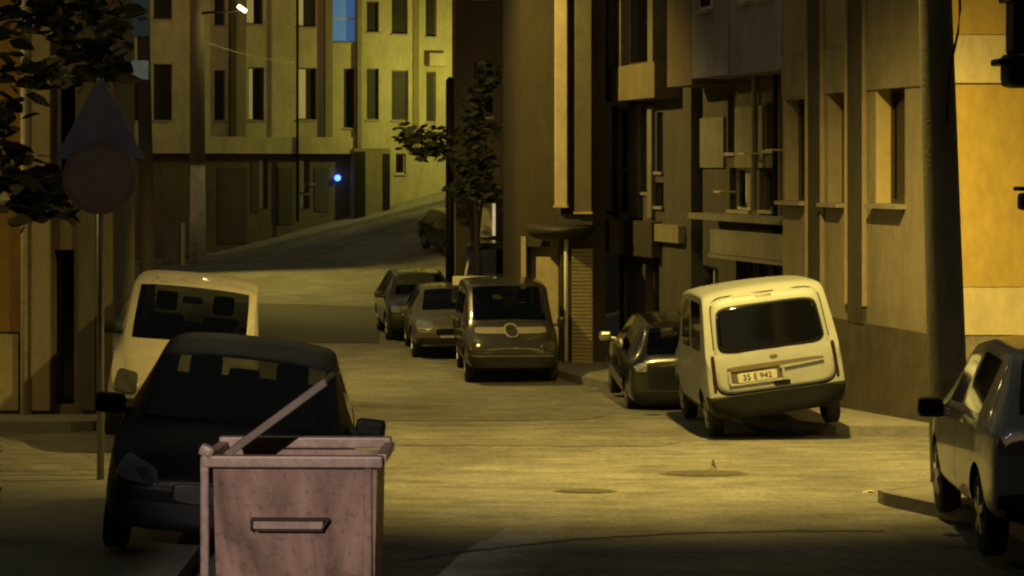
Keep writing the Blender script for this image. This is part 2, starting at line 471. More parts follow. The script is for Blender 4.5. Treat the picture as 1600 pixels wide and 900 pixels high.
# --- 1. yellow corner house ---------------------------------------------------
M_ora = mat("render_orange", (.46, .32, .075), .9, var=.12, scale=2, bump=.25, bscale=60)
M_cream = mat("render_cream", (.55, .46, .24), .9, var=.1, scale=2, bump=.2, bscale=60)
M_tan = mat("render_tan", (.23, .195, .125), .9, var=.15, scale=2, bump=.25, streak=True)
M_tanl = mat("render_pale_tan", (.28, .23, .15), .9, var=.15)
M_pier = mat("render_brown", (.055, .047, .03), .9, var=.2, scale=2)
M_stone = mat("rubble_stone", (.22, .19, .13), .9, var=.45, scale=7, bump=1.0, bscale=9)
M_plinth = mat("plinth_dark", (.085, .07, .045), .9, var=.3, scale=3, bump=.4)
A = LN(4.95); C0 = LN(0)
b = Bld("corner_house", "orange and cream painted corner house with piers and deep windows", "house",
        [tuple(C0), (13, 26.5), (13, 36), (A.x + 2.5, A.y + 3), tuple(A)], -.5, 9.0, M_tan)
E = 4                      # street face runs A -> C0
b.open(E, 1368, 1414, 136, 319, .3, fm=M_frame_b, fw=.06, so=.16)
b.open(E, 1293, 1321, 146, 317, .3, fm=M_frame_b, fw=.06, so=.16)
b.open(E, 1226, 1262, 155, 314, .3, fm=M_frame_b, fw=.06, so=.16)
for q in ((1368, 1414, 136, 319), (1293, 1321, 146, 317), (1226, 1262, 155, 314)):  # far reveals coloured paler for the lamplight, palest at the nearest window
    u0, u1, v0, v1 = b.rect(E, *q); b.boxe("reveal", E, u0 + .003, u0 + .02, v0 + .003, v1 - .003, -.002, mat("reveal_lit_cream", (.5, .4, .2), .8, var=.1) if q[0] == 1368 else M_tanl, inn=.23)
b.open(E, 1368, 1414, -190, -40, .3, fw=.06); b.open(E, 1293, 1321, -180, -40, .3, fw=.06)
b.openm(0, 2.6, 3.9, 2.8, 4.4, .2, fm=M_frame_w); b.openm(0, 2.6, 3.9, 6.2, 7.6, .2, fm=M_frame_w)
b.build()
L = b.edge(E)[3]
b.boxe("plaster_band", E, 0.0, L, PZ(136, 27.4), PZ(61, 27.4), .025, mat("render_olive_cream", (.21, .18, .12), .9, var=.15, bump=.2))
for i, (x0, x1) in enumerate(((1329, 1354), (1267, 1288))):
    u0, u1, v0, v1 = b.rect(E, x0, x1, -350, 505 if i == 0 else 495)
    p = b.boxe("pier", E, u0, u1, v0, v1, .05, M_pier)  # dark front and pale edges put shade and light into the pier's colour
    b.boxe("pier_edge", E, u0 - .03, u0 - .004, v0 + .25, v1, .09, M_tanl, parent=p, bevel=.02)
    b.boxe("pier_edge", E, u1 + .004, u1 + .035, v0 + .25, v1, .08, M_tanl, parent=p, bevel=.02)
b.boxe("plinth", E, 0, L, -.4, PZ(522, 26.7), .04, M_plinth)
Lf = b.edge(0)[3]
zt, zb, z2, z3 = PZ(55, 26.5), PZ(130, 26.5), PZ(448, 26.5), PZ(523, 26.5)
b.boxe("wall_panel", 0, 0.03, Lf, zt + .01, 9.0, .02, M_ora)
b.boxe("plaster_band", 0, -.03, Lf, zb, zt, .045, M_cream, bevel=.008)
b.boxe("wall_panel", 0, 0.03, Lf, z2, zb - .02, .02, M_ora)
b.boxe("plaster_band", 0, -.03, Lf, z3, z2 - .01, .03, M_cream)
b.boxe("plinth", 0, -.05, Lf, -.4, z3 - .02, .09, M_stone)

M_beigep = mat("render_box_beige", (.26, .225, .14), .9, var=.15)
# --- 2. grey house with a projecting upper bay ---------------------------------
M_grey = mat("render_grey_brown", (.085, .077, .06), .9, var=.2, scale=2.5, bump=.3, streak=True)
M_lil = mat("render_lilac_grey", (.21, .21, .27), .9, var=.15, scale=2, bump=.2)
M_pale = mat("render_pale_grey", (.19, .175, .135), .9, var=.2, scale=2, bump=.2)
A2, B2 = LN(10.0, -.7), LN(4.98, -.7)
b = Bld("grey_house", "grey house with lilac grey upper bay over dark recessed windows", "house",
        [tuple(B2), (B2.x + 7, B2.y + 2.5), (A2.x + 7, A2.y + 3), tuple(A2)], -.6, 9.6, M_grey)
E = 3
b.open(E, 1197, 1212, 160, 234, .2, fm=M_frame_w)
b.open(E, 1137, 1150, 148, 238, .2, fm=M_frame_w)
M_cur2 = mat("curtain_dim", (.25, .22, .16), .9, var=.2)
b.open(E, 1060, 1082, 150, 238, .2, fm=M_frame_w, curtain=(.05, .45, M_cur2))
b.open(E, 1062, 1088, 352-82, 338, .2, fm=M_frame_w)
b.open(E, 1140, 1172, 262, 328, .2, fm=M_frame_w, curtain=(.5, .95, M_cur2))
b.open(E, 1188, 1208, 262, 328, .2, fm=M_frame_b)
b.open(E, 1090, 1122, 415, 520, .2, fm=M_frame_w, kind='door')
b.open(E, 1150, 1200, 400, 480, .2, fm=M_frame_b)
b.build()
def bay_px(b, e, name, x0, x1, yb, ztop, out, m, parent=None):
    u0, u1, v0, v1 = b.rect(e, x0, x1, 0, yb); return b.boxe(name, e, u0, u1, v0, ztop, out, m, parent=parent)
L = b.edge(E)[3]
bz = 4.86
by = b.boxe("upper_bay", E, 0.02, 1.25, bz - .1, 9.4, .68, mat("render_beige", (.16, .12, .08), .9, var=.15, scale=2))
by2 = b.boxe("upper_bay", E, 1.32, 3.0, bz, 9.4, .70, M_lil)
by3 = b.boxe("upper_bay", E, 3.06, L - .02, bz - .02, 9.4, .70, M_lil)
for u in (1.75, 3.45, 4.35):
    f = b.boxe("window", E, u, u + .55, 6.0, 7.4, .72, M_frame_w); b.boxe("pane", E, u + .05, u + .5, 6.05, 7.35, .73, M_glass_dark, parent=f)
    b.boxe("sill", E, u - .03, u + .58, 5.94, 5.99, .82, M_sill, parent=f)
b.boxpx("wall_panel", E, 1090, 1134, 184, 262, .05, M_pale); b.boxpx("wall_panel", E, 1152, 1195, 166, 262, .05, M_pale)
b.boxpx("box_panel", E, 1050, 1088, 351, 378, .35, M_beigep)
for xx, yb_, mm in ((1219, 430, M_black), (1186, 330, M_pale), (1044, 500, M_black)):
    uu_ = b.u(E, xx); bm = bmesh.new(); add_tube(bm, [b.P(E, uu_, z, .09) for z in (PZ(yb_, 33), 9.0)], .045, 8); b.obj("downpipe", bm, mm)
for u_, z_ in ((1.3, 2.9), (2.4, 3.55), (3.6, 3.6), (4.4, 3.2)):
    b.boxe("bracket_ledge", E, u_, u_ + .3, z_, z_ + .03, .3, M_cream)
b.boxe("balcony_slab", E, 0.7, L - .1, PZ(346, 34), PZ(336, 34), .55, M_pale)
bp = b.boxe("balcony_parapet", E, 1.9, L - .15, PZ(398, 34), PZ(360, 34), .6, M_pale, inn=-.5)
b.boxe("balcony_slab", E, 1.8, L - .1, PZ(405, 34), PZ(399, 34), .6, M_pale)

# --- 3. narrow house with beige bay ---------------------------------------------
A3, B3 = LN(13.35, -.5), LN(10.05, -.5)
b = Bld("narrow_house", "narrow dim house with beige panelled bay between the grey house and the shop", "house",
        [tuple(B3), (B3.x + 7, B3.y + 2.5), (A3.x + 7, A3.y + 3), tuple(A3)], -.7, 9.8, M_grey)
E = 3
for (x0, x1, yt, yb) in ((951, 960, 172, 330), (972, 984, 172, 262), (1003, 1016, 172, 300), (972, 985, 268, 328), (1026, 1036, 175, 268), (1024, 1037, 285, 322)):
    b.open(E, x0, x1, yt, yb, .2, fm=M_frame_w, fw=.04, trans=.45, curtain=(.08, .4, M_pale))
b.open(E, 955, 975, 398, 520, .25, kind='door', fm=M_frame_b); b.open(E, 1008, 1030, 400, 520, .25, kind='door', fm=M_frame_b)
b.build(); L = b.edge(E)[3]
M_beige = mat("render_beige2", (.2, .165, .09), .9, var=.15, scale=2)
u0, u1, v0, v1 = b.rect(E, 938, 1024, 108, 160)
b.boxe("upper_bay", E, .02, L - .55, v0, v1, .5, M_beige)
b.boxe("upper_bay", E, .02, L - .55, PZ(0, 38.5) + .35, 9.6, .5, M_beige)
for (a, c) in ((.02, .18), (.72, .92), (2.45, 2.72)):
    b.boxe("mullion_post", E, a, c, v1 + .003, PZ(0, 38.5) + .347, .48, M_pale)
for (a, c) in ((.18, .72), (.92, 2.45)):
    f = b.boxe("window", E, a + .003, c - .003, v1 + .003, PZ(0, 38.5) + .34, .30, M_frame_b); b.boxe("pane", E, a + .06, c - .06, v1 + .06, PZ(0, 38.5) + .3, .31, M_glass_dark, parent=f)
for x0, x1 in ((962, 972), (986, 1002), (1017, 1024)):
    u0, u1, v0b, v1b = b.rect(E, x0, x1, 165, 340); b.boxe("pilaster", E, u0, u1, v0b, v1b, .08, M_pale)
b.boxpx("shutter_box", E, 952, 975, 342, 394, .3, M_beige)
b.boxpx("shutter_box", E, 990, 1034, 345, 400, .2, M_pier)

# --- 4. shop house with rounded canopy and ribbed pillar ---------------------------
M_brn = mat("render_dark_brown", (.062, .05, .028), .92, var=.15, scale=1.5, bump=.2)
M_crm = mat("painted_lit_strip_cream", (.75, .62, .36), .8, var=.12, scale=3)  # cream stands for lamplight on the corner face
M_olv = mat("painted_strip_olive", (.2, .18, .11), .85, var=.15, scale=3)
b = Bld("shop_house", "tall brown shop house with pale lit corner strip above a rounded canopy", "house",
        [(.19, 41.0), (.93, 40.6), (.93, 39.1), (1.78, 39.0), (2.0, 44.5), (-.2, 46)], -.8, 10.5, M_brn)
b.openm(0, .12, .66, -.37, 1.75, .25, kind='door', fm=M_frame_w, gm=mat("door_panel_cream", (.5, .42, .25), .6))
b.build()
b.boxe("shop_wall", 0, .005, .115, -.4, 1.95, .03, mat("shop_wall_cream", (.5, .42, .24), .85, var=.2))
b.boxe("shop_wall", 0, .67, .84, -.4, 1.95, .03, mat("shop_wall_cream", (.5, .42, .24), .85, var=.2))
b.boxe("strip", 2, -.1, .14, PZ(321, 38.8), 10.4, .20, M_crm, bevel=.01)
b.boxe("strip", 2, .28, .60, PZ(331, 38.8), 10.4, .16, M_olv, bevel=.01)
b.boxe("strip_cap", 2, -.12, .16, PZ(321, 38.8) - .04, PZ(321, 38.8) - .003, .25, M_crm)
b.boxe("strip_cap", 2, .26, .62, PZ(331, 38.8) - .04, PZ(331, 38.8) - .003, .21, M_crm)
b.boxe("lintel", 2, -.1, .62, PZ(352, 38.8), PZ(334, 38.8), .14, M_grey)
# ribbed pillar
bm = bmesh.new()
yy = -.38
while yy < PZ(388, 39):
    add_box(bm, b.P(2, .43, yy + .035, .12), (.40, .24, .062), b.rotm(2), .012); yy += .07
b.obj("ribbed_pillar", bm, mat("ribbed_stone", (.36, .29, .16), .85, var=.25, scale=8))
bm = bmesh.new(); add_tube(bm, [b.P(2, .12, z, .2) for z in (-.35, 2.0)], .04, 10)
b.obj("downpipe", bm, mat("white_pipe", (.75, .72, .6), .5, var=.1))
# canopy: half-ellipse slab
bm = bmesh.new(); ring = []
zc = PZ(362, 39)
for lv, (sc_, dz) in enumerate(((.70, .14), (.97, .10), (1.0, .04), (.96, -.04), (.8, -.16), (.45, -.24))):
    row = []
    for k in range(25):
        a = math.pi * k / 24
        row.append(bm.verts.new((1.03 - .80 * sc_ * math.cos(a), 40.55 - 2.1 * sc_ * math.sin(a), zc + dz * .95)))
    ring.append(row)
for i in range(len(ring) - 1):
    for k in range(24): bm.faces.new((ring[i][k], ring[i][k + 1], ring[i + 1][k + 1], ring[i + 1][k]))
bm.faces.new(ring[0]); bm.faces.new(ring[-1][::-1])
bmesh.ops.recalc_face_normals(bm, faces=bm.faces)
b.obj("canopy", bm, mat("canopy_metal", (.045, .038, .026), .6, var=.2), smooth=True)

# --- 5. dark block behind the tree ---------------------------------------------------
b = Bld("dark_block", "unlit dark apartment block behind the street tree", "building",
        [(PX(712, 52), 52), (2.0, 51), (4, 56), (PX(706, 56), 56.2)], -.7, 12, mat("render_unlit_brown", (.085, .07, .042), .92, var=.2, scale=2))
b.openm(0, .5, 1.0, 4.6, 6.0, .2); b.openm(0, .5, 1.0, 7.6, 9.0, .2); b.openm(0, 1.5, 2.2, 7.6, 9.0, .2)
b.build()
b.boxe("vertical_pilaster", 0, 1.35, 1.55, -.5, 11.8, .12, M_pier)

# --- 6. far apartment house ---------------------------------------------------------
M_yg = mat("render_yellow_green", (.40, .37, .22), .9, var=.12, scale=.8, bump=.15)
M_shopd = mat("shopfront_shade", (.11, .095, .06), .85, var=.3, scale=1.5)
P0 = (PX(120, 72.6), 72.6); P1 = (PX(860, 79.0), 79.0)
b = Bld("apartment_house", "large yellow green lit apartment house across the crossing", "building",
        [P0, P1, (P1[0], 92), (P0[0], 92)], -.6, 14, M_yg)
M_cur = mat("curtain_cream", (.6, .55, .38), .9, var=.1, emit=(1, .8, .35), es=.06)
M_blue = mat("blue_lit_blind", (.1, .25, .6), .6, var=.1, emit=(.06, .26, .85), es=.75)
M_glass_far = mat("window_glass_dusty", (.02, .019, .014), .5, var=.1, spec=.2)
W = dict(fw=.05, fm=M_frame_b, gm=M_glass_far)
E = 0
for r in ((573, 592, 2, 50), (612, 637, -28, 53), (665, 682, -28, 57), (573, 592, 107, 187), (612, 638, 110, 188), (666, 681, 112, 190)):
    b.open(E, *r, depth=.22, **W)
b.open(E, 515, 558, -18, 66, .22, fw=.05, fm=M_frame_w, kind='window', gm=mat("blue_lit_glass", (.1, .2, .4), .3, var=0, emit=(.05, .17, .42), es=.35), mull=0, trans=.45)
b.open(E, 537, 555, 107, 200, .22, **W)
b.open(E, 463, 495, 106, 187, .22, gm=M_glass_far, fw=.05, fm=M_frame_b, curtain=(.02, .5, M_cur), mull=0)
b.open(E, 463, 494, -25, 42, .22, fw=.05, fm=M_frame_b, curtain=(.1, .4, M_cur), mull=0)
b.open(E, 388, 413, 105, 188, .22, fw=.05, fm=M_frame_b, curtain=(.02, .32, M_cur), mull=0)
b.open(E, 384, 411, -25, 38, .22, fw=.05, fm=M_frame_b, curtain=(.1, .5, M_cur), mull=0)
b.open(E, 240, 269, 100, 188, .22, **W); b.open(E, 240, 269, -40, 30, .22, **W)
b.open(E, 335, 352, 110, 188, .22, **W); b.open(E, 335, 352, -30, 40, .22, **W)
b.open(E, 200, 222, 110, 188, .22, **W)
b.open(E, 618, 634, 240, 272, .2, fw=.05, fm=M_frame_w)
b.build()
# projecting upper storeys over shopfronts; dark strips paint the shade of bay recesses
def stripes():
    for (x0, x1, out, m) in ((357, 366, .35, M_pier), (366, 381, .3, M_olv), (506, 517, .25, M_olv), (645, 654, .06, mat("downpipe_olive", (.16, .14, .05), .7)), (556, 562, .25, M_olv)):
        u0, u1, v0, v1 = b.rect(E, x0, x1, -200, 236); b.boxe("pilaster", E, u0, u1, v0, 13.5, out, m)
stripes()
M_dimp = mat('shop_shutter_dim', (.06, .052, .036), .8, var=.3)
u0, u1, v0, v1 = b.rect(E, 195, 545, 214, 240)
b.boxe("cornice", E, u0, u1, v0, v1, .55, M_yg)
u0, u1, v0, v1 = b.rect(E, 195, 545, 240, 440)
b.boxe("shopfront", E, u0, u1, -.4, v1 - .003, .12, M_shopd)  # shade under the overhang put into the darker shopfront colour
for (x0, x1, yt, yb, m) in ((392, 402, 250, 330, M_dimp), (403, 409, 248, 325, M_pale), (410, 417, 248, 325, M_black), (466, 473, 250, 300, M_pale), (474, 482, 250, 300, M_black), (474, 482, 305, 325, M_black), (466, 472, 305, 325, M_pale), (470, 500, 286, 290, M_pale), (340, 384, 262, 380, M_dimp), (425, 455, 262, 350, M_dimp), (490, 512, 262, 330, M_dimp)):
    b.boxpx("shop_panel", E, x0, x1, yt, yb, .16, m)
u0, u1, v0, v1 = b.rect(E, 545, 601, 232, 345)
an = b.boxe("entrance_box", E, u0, u1, -.2, v1, .7, mat("entrance_olive", (.2, .18, .09), .9, var=.2))
ur0, ur1, _, _ = b.rect(E, 590, 600, 240, 330)
b.boxe("entrance_post", E, ur0, ur1, .8, v1 - .2, .75, M_black, parent=an, inn=-.68)
ur0, ur1, _, _ = b.rect(E, 546, 562, 240, 340)
b.boxe("entrance_post", E, ur0, ur1, .2, v1 - .12, .75, M_black, parent=an, inn=-.68)
u0, u1, v0, v1 = b.rect(E, 456, 460, -200, 345)
bm = bmesh.new(); add_tube(bm, [b.P(E, (u0 + u1) / 2, z, .62) for z in (v0, 13.5)], .05, 8); b.obj("downpipe", bm, M_black)
# washing-line brackets and lit balcony
u0, u1, v0, v1 = b.rect(E, 665, 692, 84, 104); b.boxe("balcony_ledge", E, u0, u1, v0, v1, .5, M_yg)

# round blue shop light on the corner of the shopfront
o = bm_obj("shop_lamp", (lambda bm: (bmesh.ops.create_uvsphere(bm, u_segments=16, v_segments=10, radius=.115), bm)[1])(bmesh.new()),
           mat("blue_lamp", (.05, .1, .5), .4, var=0, emit=(.08, .2, 1.0), es=3.5), smooth=True)
uu = b.u(E, 524); pp = b.P(E, uu, PZ(278, 75.5), .30); o.location = pp
tag(o, "small round blue glowing lamp on the dark shopfront", "lamp")

# --- 7. tall dim house at the corner of the side street, on the viewer's side of the van --
M_lor = mat("render_dim_orange", (.22, .13, .03), .9, var=.2, scale=2, bump=.2)
M_lbr = mat("render_dim_brown", (.12, .095, .06), .9, var=.25, scale=2.5, bump=.3, streak=True)
b = Bld("brown_house", "dim brown house with cream downpipe and dark entrance behind the traffic signs", "house",
        [(-14, 28.2), (PX(172, 28), 28.2), (PX(172, 28) - 1.6, 34), (-14, 34)], -.6, 9.5, M_lbr)
E = 0
b.open(E, 84, 116, 390, 632, .35, kind='door', fm=M_frame_b)
b.open(E, 84, 118, 120, 300, .3, fm=M_frame_w)
b.open(E, -60, -10, 150, 330, .2)
b.build()
b.boxpx("wall_panel", E, -300, 32, -200, 518, .03, M_lor)
b.boxpx("plinth", E, -300, 30, 522, 640, .06, mat("plinth_cream", (.33, .28, .16), .9, var=.25))
b.boxpx("pilaster", E, 50, 80, -200, 640, .10, M_tan)
b.boxpx("pilaster", E, 124, 150, -200, 640, .08, M_grey)
u = b.u(E, 41); bm = bmesh.new(); add_tube(bm, [b.P(E, u, z, .12) for z in (-.1, 9.3)], .05, 10); b.obj("downpipe", bm, mat("cream_pipe", (.55, .48, .34), .6, var=.3, scale=9))
# houses lining the near street on both sides of the viewer
b = Bld("plain_house", "tall plain dim house lining the near street on the dumpster side", "house",
        [(-16, -25), (-6.2, -25), (-6.2, 15.2), (-16, 15.2)], -.2, 14, M_lbr)
b.openm(1, 4, 5.2, 3.5, 5, .2); b.openm(1, 10, 11.2, 3.5, 5, .2); b.openm(1, 30, 31.2, 3.5, 5, .2); b.build()
b = Bld("plain_house", "tall plain dim house lining the near street on the silver car side", "house",
        [(7.6, -25), (16, -25), (16, 13.5), (7.6, 13.5)], -.2, 14, M_lbr)
b.openm(3, 4, 5.2, 3.5, 5, .2); b.openm(3, 12, 13.2, 3.5, 5, .2); b.build()
b = Bld("plain_house", "tall plain dim house closing the street behind the viewer", "house",
        [(-14, -38), (14, -38), (14, -27), (-14, -27)], -.2, 16, M_lbr)
b.openm(2, 8, 9.2, 3.5, 5, .2); b.openm(2, 16, 17.2, 3.5, 5, .2); b.build()

# house behind it, dim, filling the gap towards the crossing
b = Bld("dim_house", "dim low house down the side street beyond the brown house", "house",
        [(-19, 50), (PX(180, 50), 50), (PX(180, 50) - 1, 58), (-19, 58)], -.6, 9, M_lbr)
b.openm(0, 7.0, 8.0, 3.5, 5.0, .2); b.build()

# ------------------------------------------------------------------ poles, lamps, signs
def lamp_head(parent, loc, rz, emit=None):
    bm = bmesh.new(); add_box(bm, (0, .25, 0), (.24, .6, .12), None, .04)
    bmesh.ops.transform(bm, matrix=Matrix.Translation(loc) @ Matrix.Rotation(rz, 4, 'Z'), verts=bm.verts)
    h = bm_obj("lamp_head", bm, M_metal, parent)
    bm = bmesh.new(); add_box(bm, (0, .25, -.075), (.18, .45, .03), None, .01)
    bmesh.ops.transform(bm, matrix=Matrix.Translation(loc) @ Matrix.Rotation(rz, 4, 'Z'), verts=bm.verts)
    bm_obj("lens", bm, emit or mat("lamp_lens", (1, .8, .4), .3, var=0, emit=(1, .75, .3), es=8), h)

# big concrete pole by the silver car
g0 = terrain(4.38, 20.6) + .13
pr = empty("utility_pole", (4.38, 20.6, g0), 0, "thick dark concrete utility pole behind the silver car", "pole")
tube_obj("pole", [(.03, 0, -.3), (.03, 0, 0), (-.13, 0, 5.0), (-.22, 0, 9.3)], [.205, .2, .165, .13], M_conc, pr, 20)
tube_obj("lamp_arm", [(-.2, .1, 8.4), (-.6, .4, 8.75), (-1.4, .85, 8.5)], .035, M_metal, pr, 8)
lamp_head(pr, (-1.35, .8, 8.42), R(60))
bm = bmesh.new()
cp = [(PX(1499, 20.4) - 4.38, -.2, PZ(-40, 20.4) - g0), (PX(1500, 20.4) - 4.38, -.2, PZ(15, 20.4) - g0), (PX(1497, 20.4) - 4.38, -.2, PZ(50, 20.4) - g0), (PX(1490, 20.4) - 4.38, -.21, PZ(80, 20.4) - g0), (PX(1484, 20.4) - 4.38, -.19, PZ(110, 20.4) - g0), (PX(1480, 20.4) - 4.38, -.19, PZ(190, 20.4) - g0)]
add_tube(bm, cp, .014, 8); bm_obj("cable", bm, M_black, pr)

# pole at the crossing with blue banner wrap
px, py = PX(230, 45), 45.0; g = terrain(px, py)
pr = empty("utility_pole", (px, py, g), 0, "dark utility pole with a blue wrap and pale band above the white van", "pole")
tube_obj("pole", [(0, 0, -.2), (0, 0, 2), (-.12, 0, 9)], [.19, .165, .13], M_pier, pr, 16)
box_obj("blue_wrap", (-.12, -.02, PZ(15, 45) - g + .7), (.34, .34, 2.6), mat("blue_wrap", (.10, .22, .42), .6), pr, .03)
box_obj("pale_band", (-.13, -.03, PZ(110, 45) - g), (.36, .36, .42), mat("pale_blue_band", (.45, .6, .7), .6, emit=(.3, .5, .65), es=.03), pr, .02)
tube_obj("lamp_arm", [(-.1, 0, 8.2), (.6, .1, 8.5), (1.6, .2, 8.4)], .03, M_metal, pr, 8)
lamp_head(pr, (1.7, .2, 8.35), R(-90))

# pole in front of the far house, with lamp arm
px, py = PX(309, 71), 71.0; g = terrain(px, py)
pr = empty("utility_pole", (px, py, g), 0, "pale lower, dark upper utility pole with lamp arm before the far house", "pole")
tube_obj("pole", [(0, 0, -.2), (0, 0, 3.4)], [.30, .25], mat("pole_lit_pale", (.75, .68, .5), .8, var=.3), pr, 16)  # lower part coloured pale to stand for light on the pole
tube_obj("pole_top", [(0, 0, 3.4), (-.05, 0, 11)], [.27, .24], M_olv, pr, 16)
tube_obj("lamp_arm", [(-.02, -.1, PZ(22, 71) - g), (.6, -.1, PZ(19, 71) - g), (1.45, -.1, PZ(19, 71) - g)], .045, M_black, pr, 8)
h = box_obj("lamp_head", (1.55, -.1, PZ(14, 71) - g), (.34, .2, .14), mat("lamp_glow", (1, .9, .5), .3, var=0, emit=(1, .85, .45), es=5), pr, .04, Matrix.Rotation(R(35), 3, 'Y'))
# companion thin post
px, py = PX(270, 70), 70.0; g = terrain(px, py)
bo = empty("cabinet", (px, py, g), 0, "dim utility cabinet with pale edge beside the far pole", "cabinet")
box_obj("body", (0, 0, .65), (.62, .4, 1.3), M_olv, bo, .02)
box_obj("door", (0, -.21, .65), (.5, .02, 1.15), M_tan, bo)
box_obj("edge_post", (.36, -.05, .68), (.09, .3, 1.5), M_crm, bo)
tube_obj("handle", [(.15, -.23, .6), (.15, -.23, .8)], .012, M_metal, bo, 6)

# slim dark pole at the street tree
px, py = PX(703, 43.6), 49.6
px = PX(703, 49.6); g = terrain(px, py)
pr = empty("slim_pole", (px, py, g), 0, "slim black pole in front of the street tree", "pole")
tube_obj("pole", [(0, 0, -.1), (0, 0, PZ(125, py) - g)], [.11, .10], M_black, pr, 12)
tube_obj("cap", [(0, 0, PZ(125, py) - g), (0, 0, PZ(120, py) - g)], [.09, .03], M_black, pr, 12)

# overhead wire
a = Vector((PX(310, 71), 71, PZ(62, 71))); c = Vector((PX(458, 73.5), 73.5, PZ(98, 73.5)))
o = tube_obj("overhead_wire", [tuple(a.lerp(c, t) - Vector((0, 0, .12 * math.sin(math.pi * t)))) for t in [i / 8 for i in range(9)]], .02, mat("wire_pale", (.5, .45, .3), .6, emit=(1, .8, .4), es=.0), None, 6)
tag(o, "pale overhead wire running down from the far pole to the house", "wire")

# traffic signs on a thin pole
px, py = PX(157, 20.2), 20.2; g = terrain(px, py) + .13
pr = empty("traffic_sign", (px, py, g), R(4), "triangular sign above a round blue and red sign on one thin pole", "traffic sign")
tube_obj("pole", [(0, 0, -.2), (0, 0, PZ(122, py) - g)], .036, M_metal, pr, 12)
zc = PZ(278, py) - g
bm = bmesh.new(); bmesh.ops.create_cone(bm, cap_ends=True, segments=48, radius1=.36, radius2=.36, depth=.02)
bmesh.ops.transform(bm, matrix=Matrix.Translation((0, -.06, zc)) @ Matrix.Rotation(R(90), 4, 'X'), verts=bm.verts)
bm_obj("round_plate", bm, mat("sign_red", (.40, .27, .27), .6, var=.2), pr)
bm = bmesh.new(); bmesh.ops.create_cone(bm, cap_ends=True, segments=48, radius1=.30, radius2=.30, depth=.012)
bmesh.ops.transform(bm, matrix=Matrix.Translation((0, -.08, zc)) @ Matrix.Rotation(R(90), 4, 'X'), verts=bm.verts)
bm_obj("round_face", bm, mat("sign_blue", (.40, .34, .40), .5, var=.2), pr)
zt = PZ(128, py) - g
bm = bmesh.new()
tri = [(-.44, zt - .76), (.44, zt - .76), (.04, zt), (-.04, zt)]
f1 = [bm.verts.new((x, -.045, z)) for x, z in tri]; f2 = [bm.verts.new((x, -.03, z)) for x, z in tri]
bm.faces.new(f1); bm.faces.new(f2[::-1])
for k in range(4): bm.faces.new((f1[k], f1[(k + 1) % 4], f2[(k + 1) % 4], f2[k]))
bmesh.ops.recalc_face_normals(bm, faces=bm.faces)
bm_obj("triangle_plate", bm, mat("sign_back_blue_grey", (.33, .34, .55), .5, var=.2), pr)
box_obj("bracket", (0, -.02, zt - .3), (.12, .03, .05), M_metal, pr)

# black lamp post just beside the frame, its fixtures reaching in
px, py = 3.95, 14.0; g = terrain(px, py) + .1
r = empty("lamp_post", (px, py, g), 0, "black lamp post fixture hanging in front of the orange wall", "lamp post")
tube_obj("pole", [(0, 0, -.2), (0, 0, 5.2)], [.09, .07], M_black, r, 14)
zb_ = PZ(135, py) - g; zt_ = PZ(0, py) - g; X_ = lambda x: PX(x, py) - px
box_obj("housing", ((X_(1568) + X_(1660)) / 2, 0, zb_ + .11), (X_(1660) - X_(1568), .3, .24), M_black, r, .06)
box_obj("collar", ((X_(1554) + X_(1640)) / 2, 0, PZ(97, py) - g), (X_(1640) - X_(1554), .26, .045), M_black, r, .015)
box_obj("trim", ((X_(1584) + X_(1640)) / 2, -.155, PZ(87, py) - g), (X_(1640) - X_(1584), .02, .012), M_metal, r)
box_obj("stem", ((X_(1577) + X_(1660)) / 2, 0, PZ(38, py) - g), (X_(1660) - X_(1577), .24, .40), M_black, r, .02)
box_obj("top_cap", ((X_(1567) + X_(1660)) / 2, 0, PZ(-8, py) - g), (X_(1660) - X_(1567), .3, .10), M_black, r, .02)
box_obj("mounting_arm", (-.12, 0, zb_ + .18), (.3, .06, .06), M_black, r)
sh = box_obj("lower_bracket", ((X_(1589) + X_(1650)) / 2, 0, PZ(295, py) - g), (X_(1650) - X_(1589), .22, .03), M_black, r, .008)
box_obj("lower_box", ((X_(1593) + X_(1660)) / 2, 0, PZ(315, py) - g), (X_(1660) - X_(1593), .18, .12), M_black, r, .03)

# pale signboard hung on the dark block
px, py = PX(756, 51), 51.0
r = empty("signboard", (px, py, PZ(372, py)), R(12), "pale blank box sign with bright edge on the dark block", "sign")
box_obj("face", (0, 0, .48), (.42, .16, .92), mat("sign_pale", (.5, .44, .28), .8, var=.15), r, .015)
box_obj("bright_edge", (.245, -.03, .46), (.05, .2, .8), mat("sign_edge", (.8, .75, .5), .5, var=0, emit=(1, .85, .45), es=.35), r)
box_obj("bracket", (0, .5, .5), (.06, .9, .06), M_black, r)
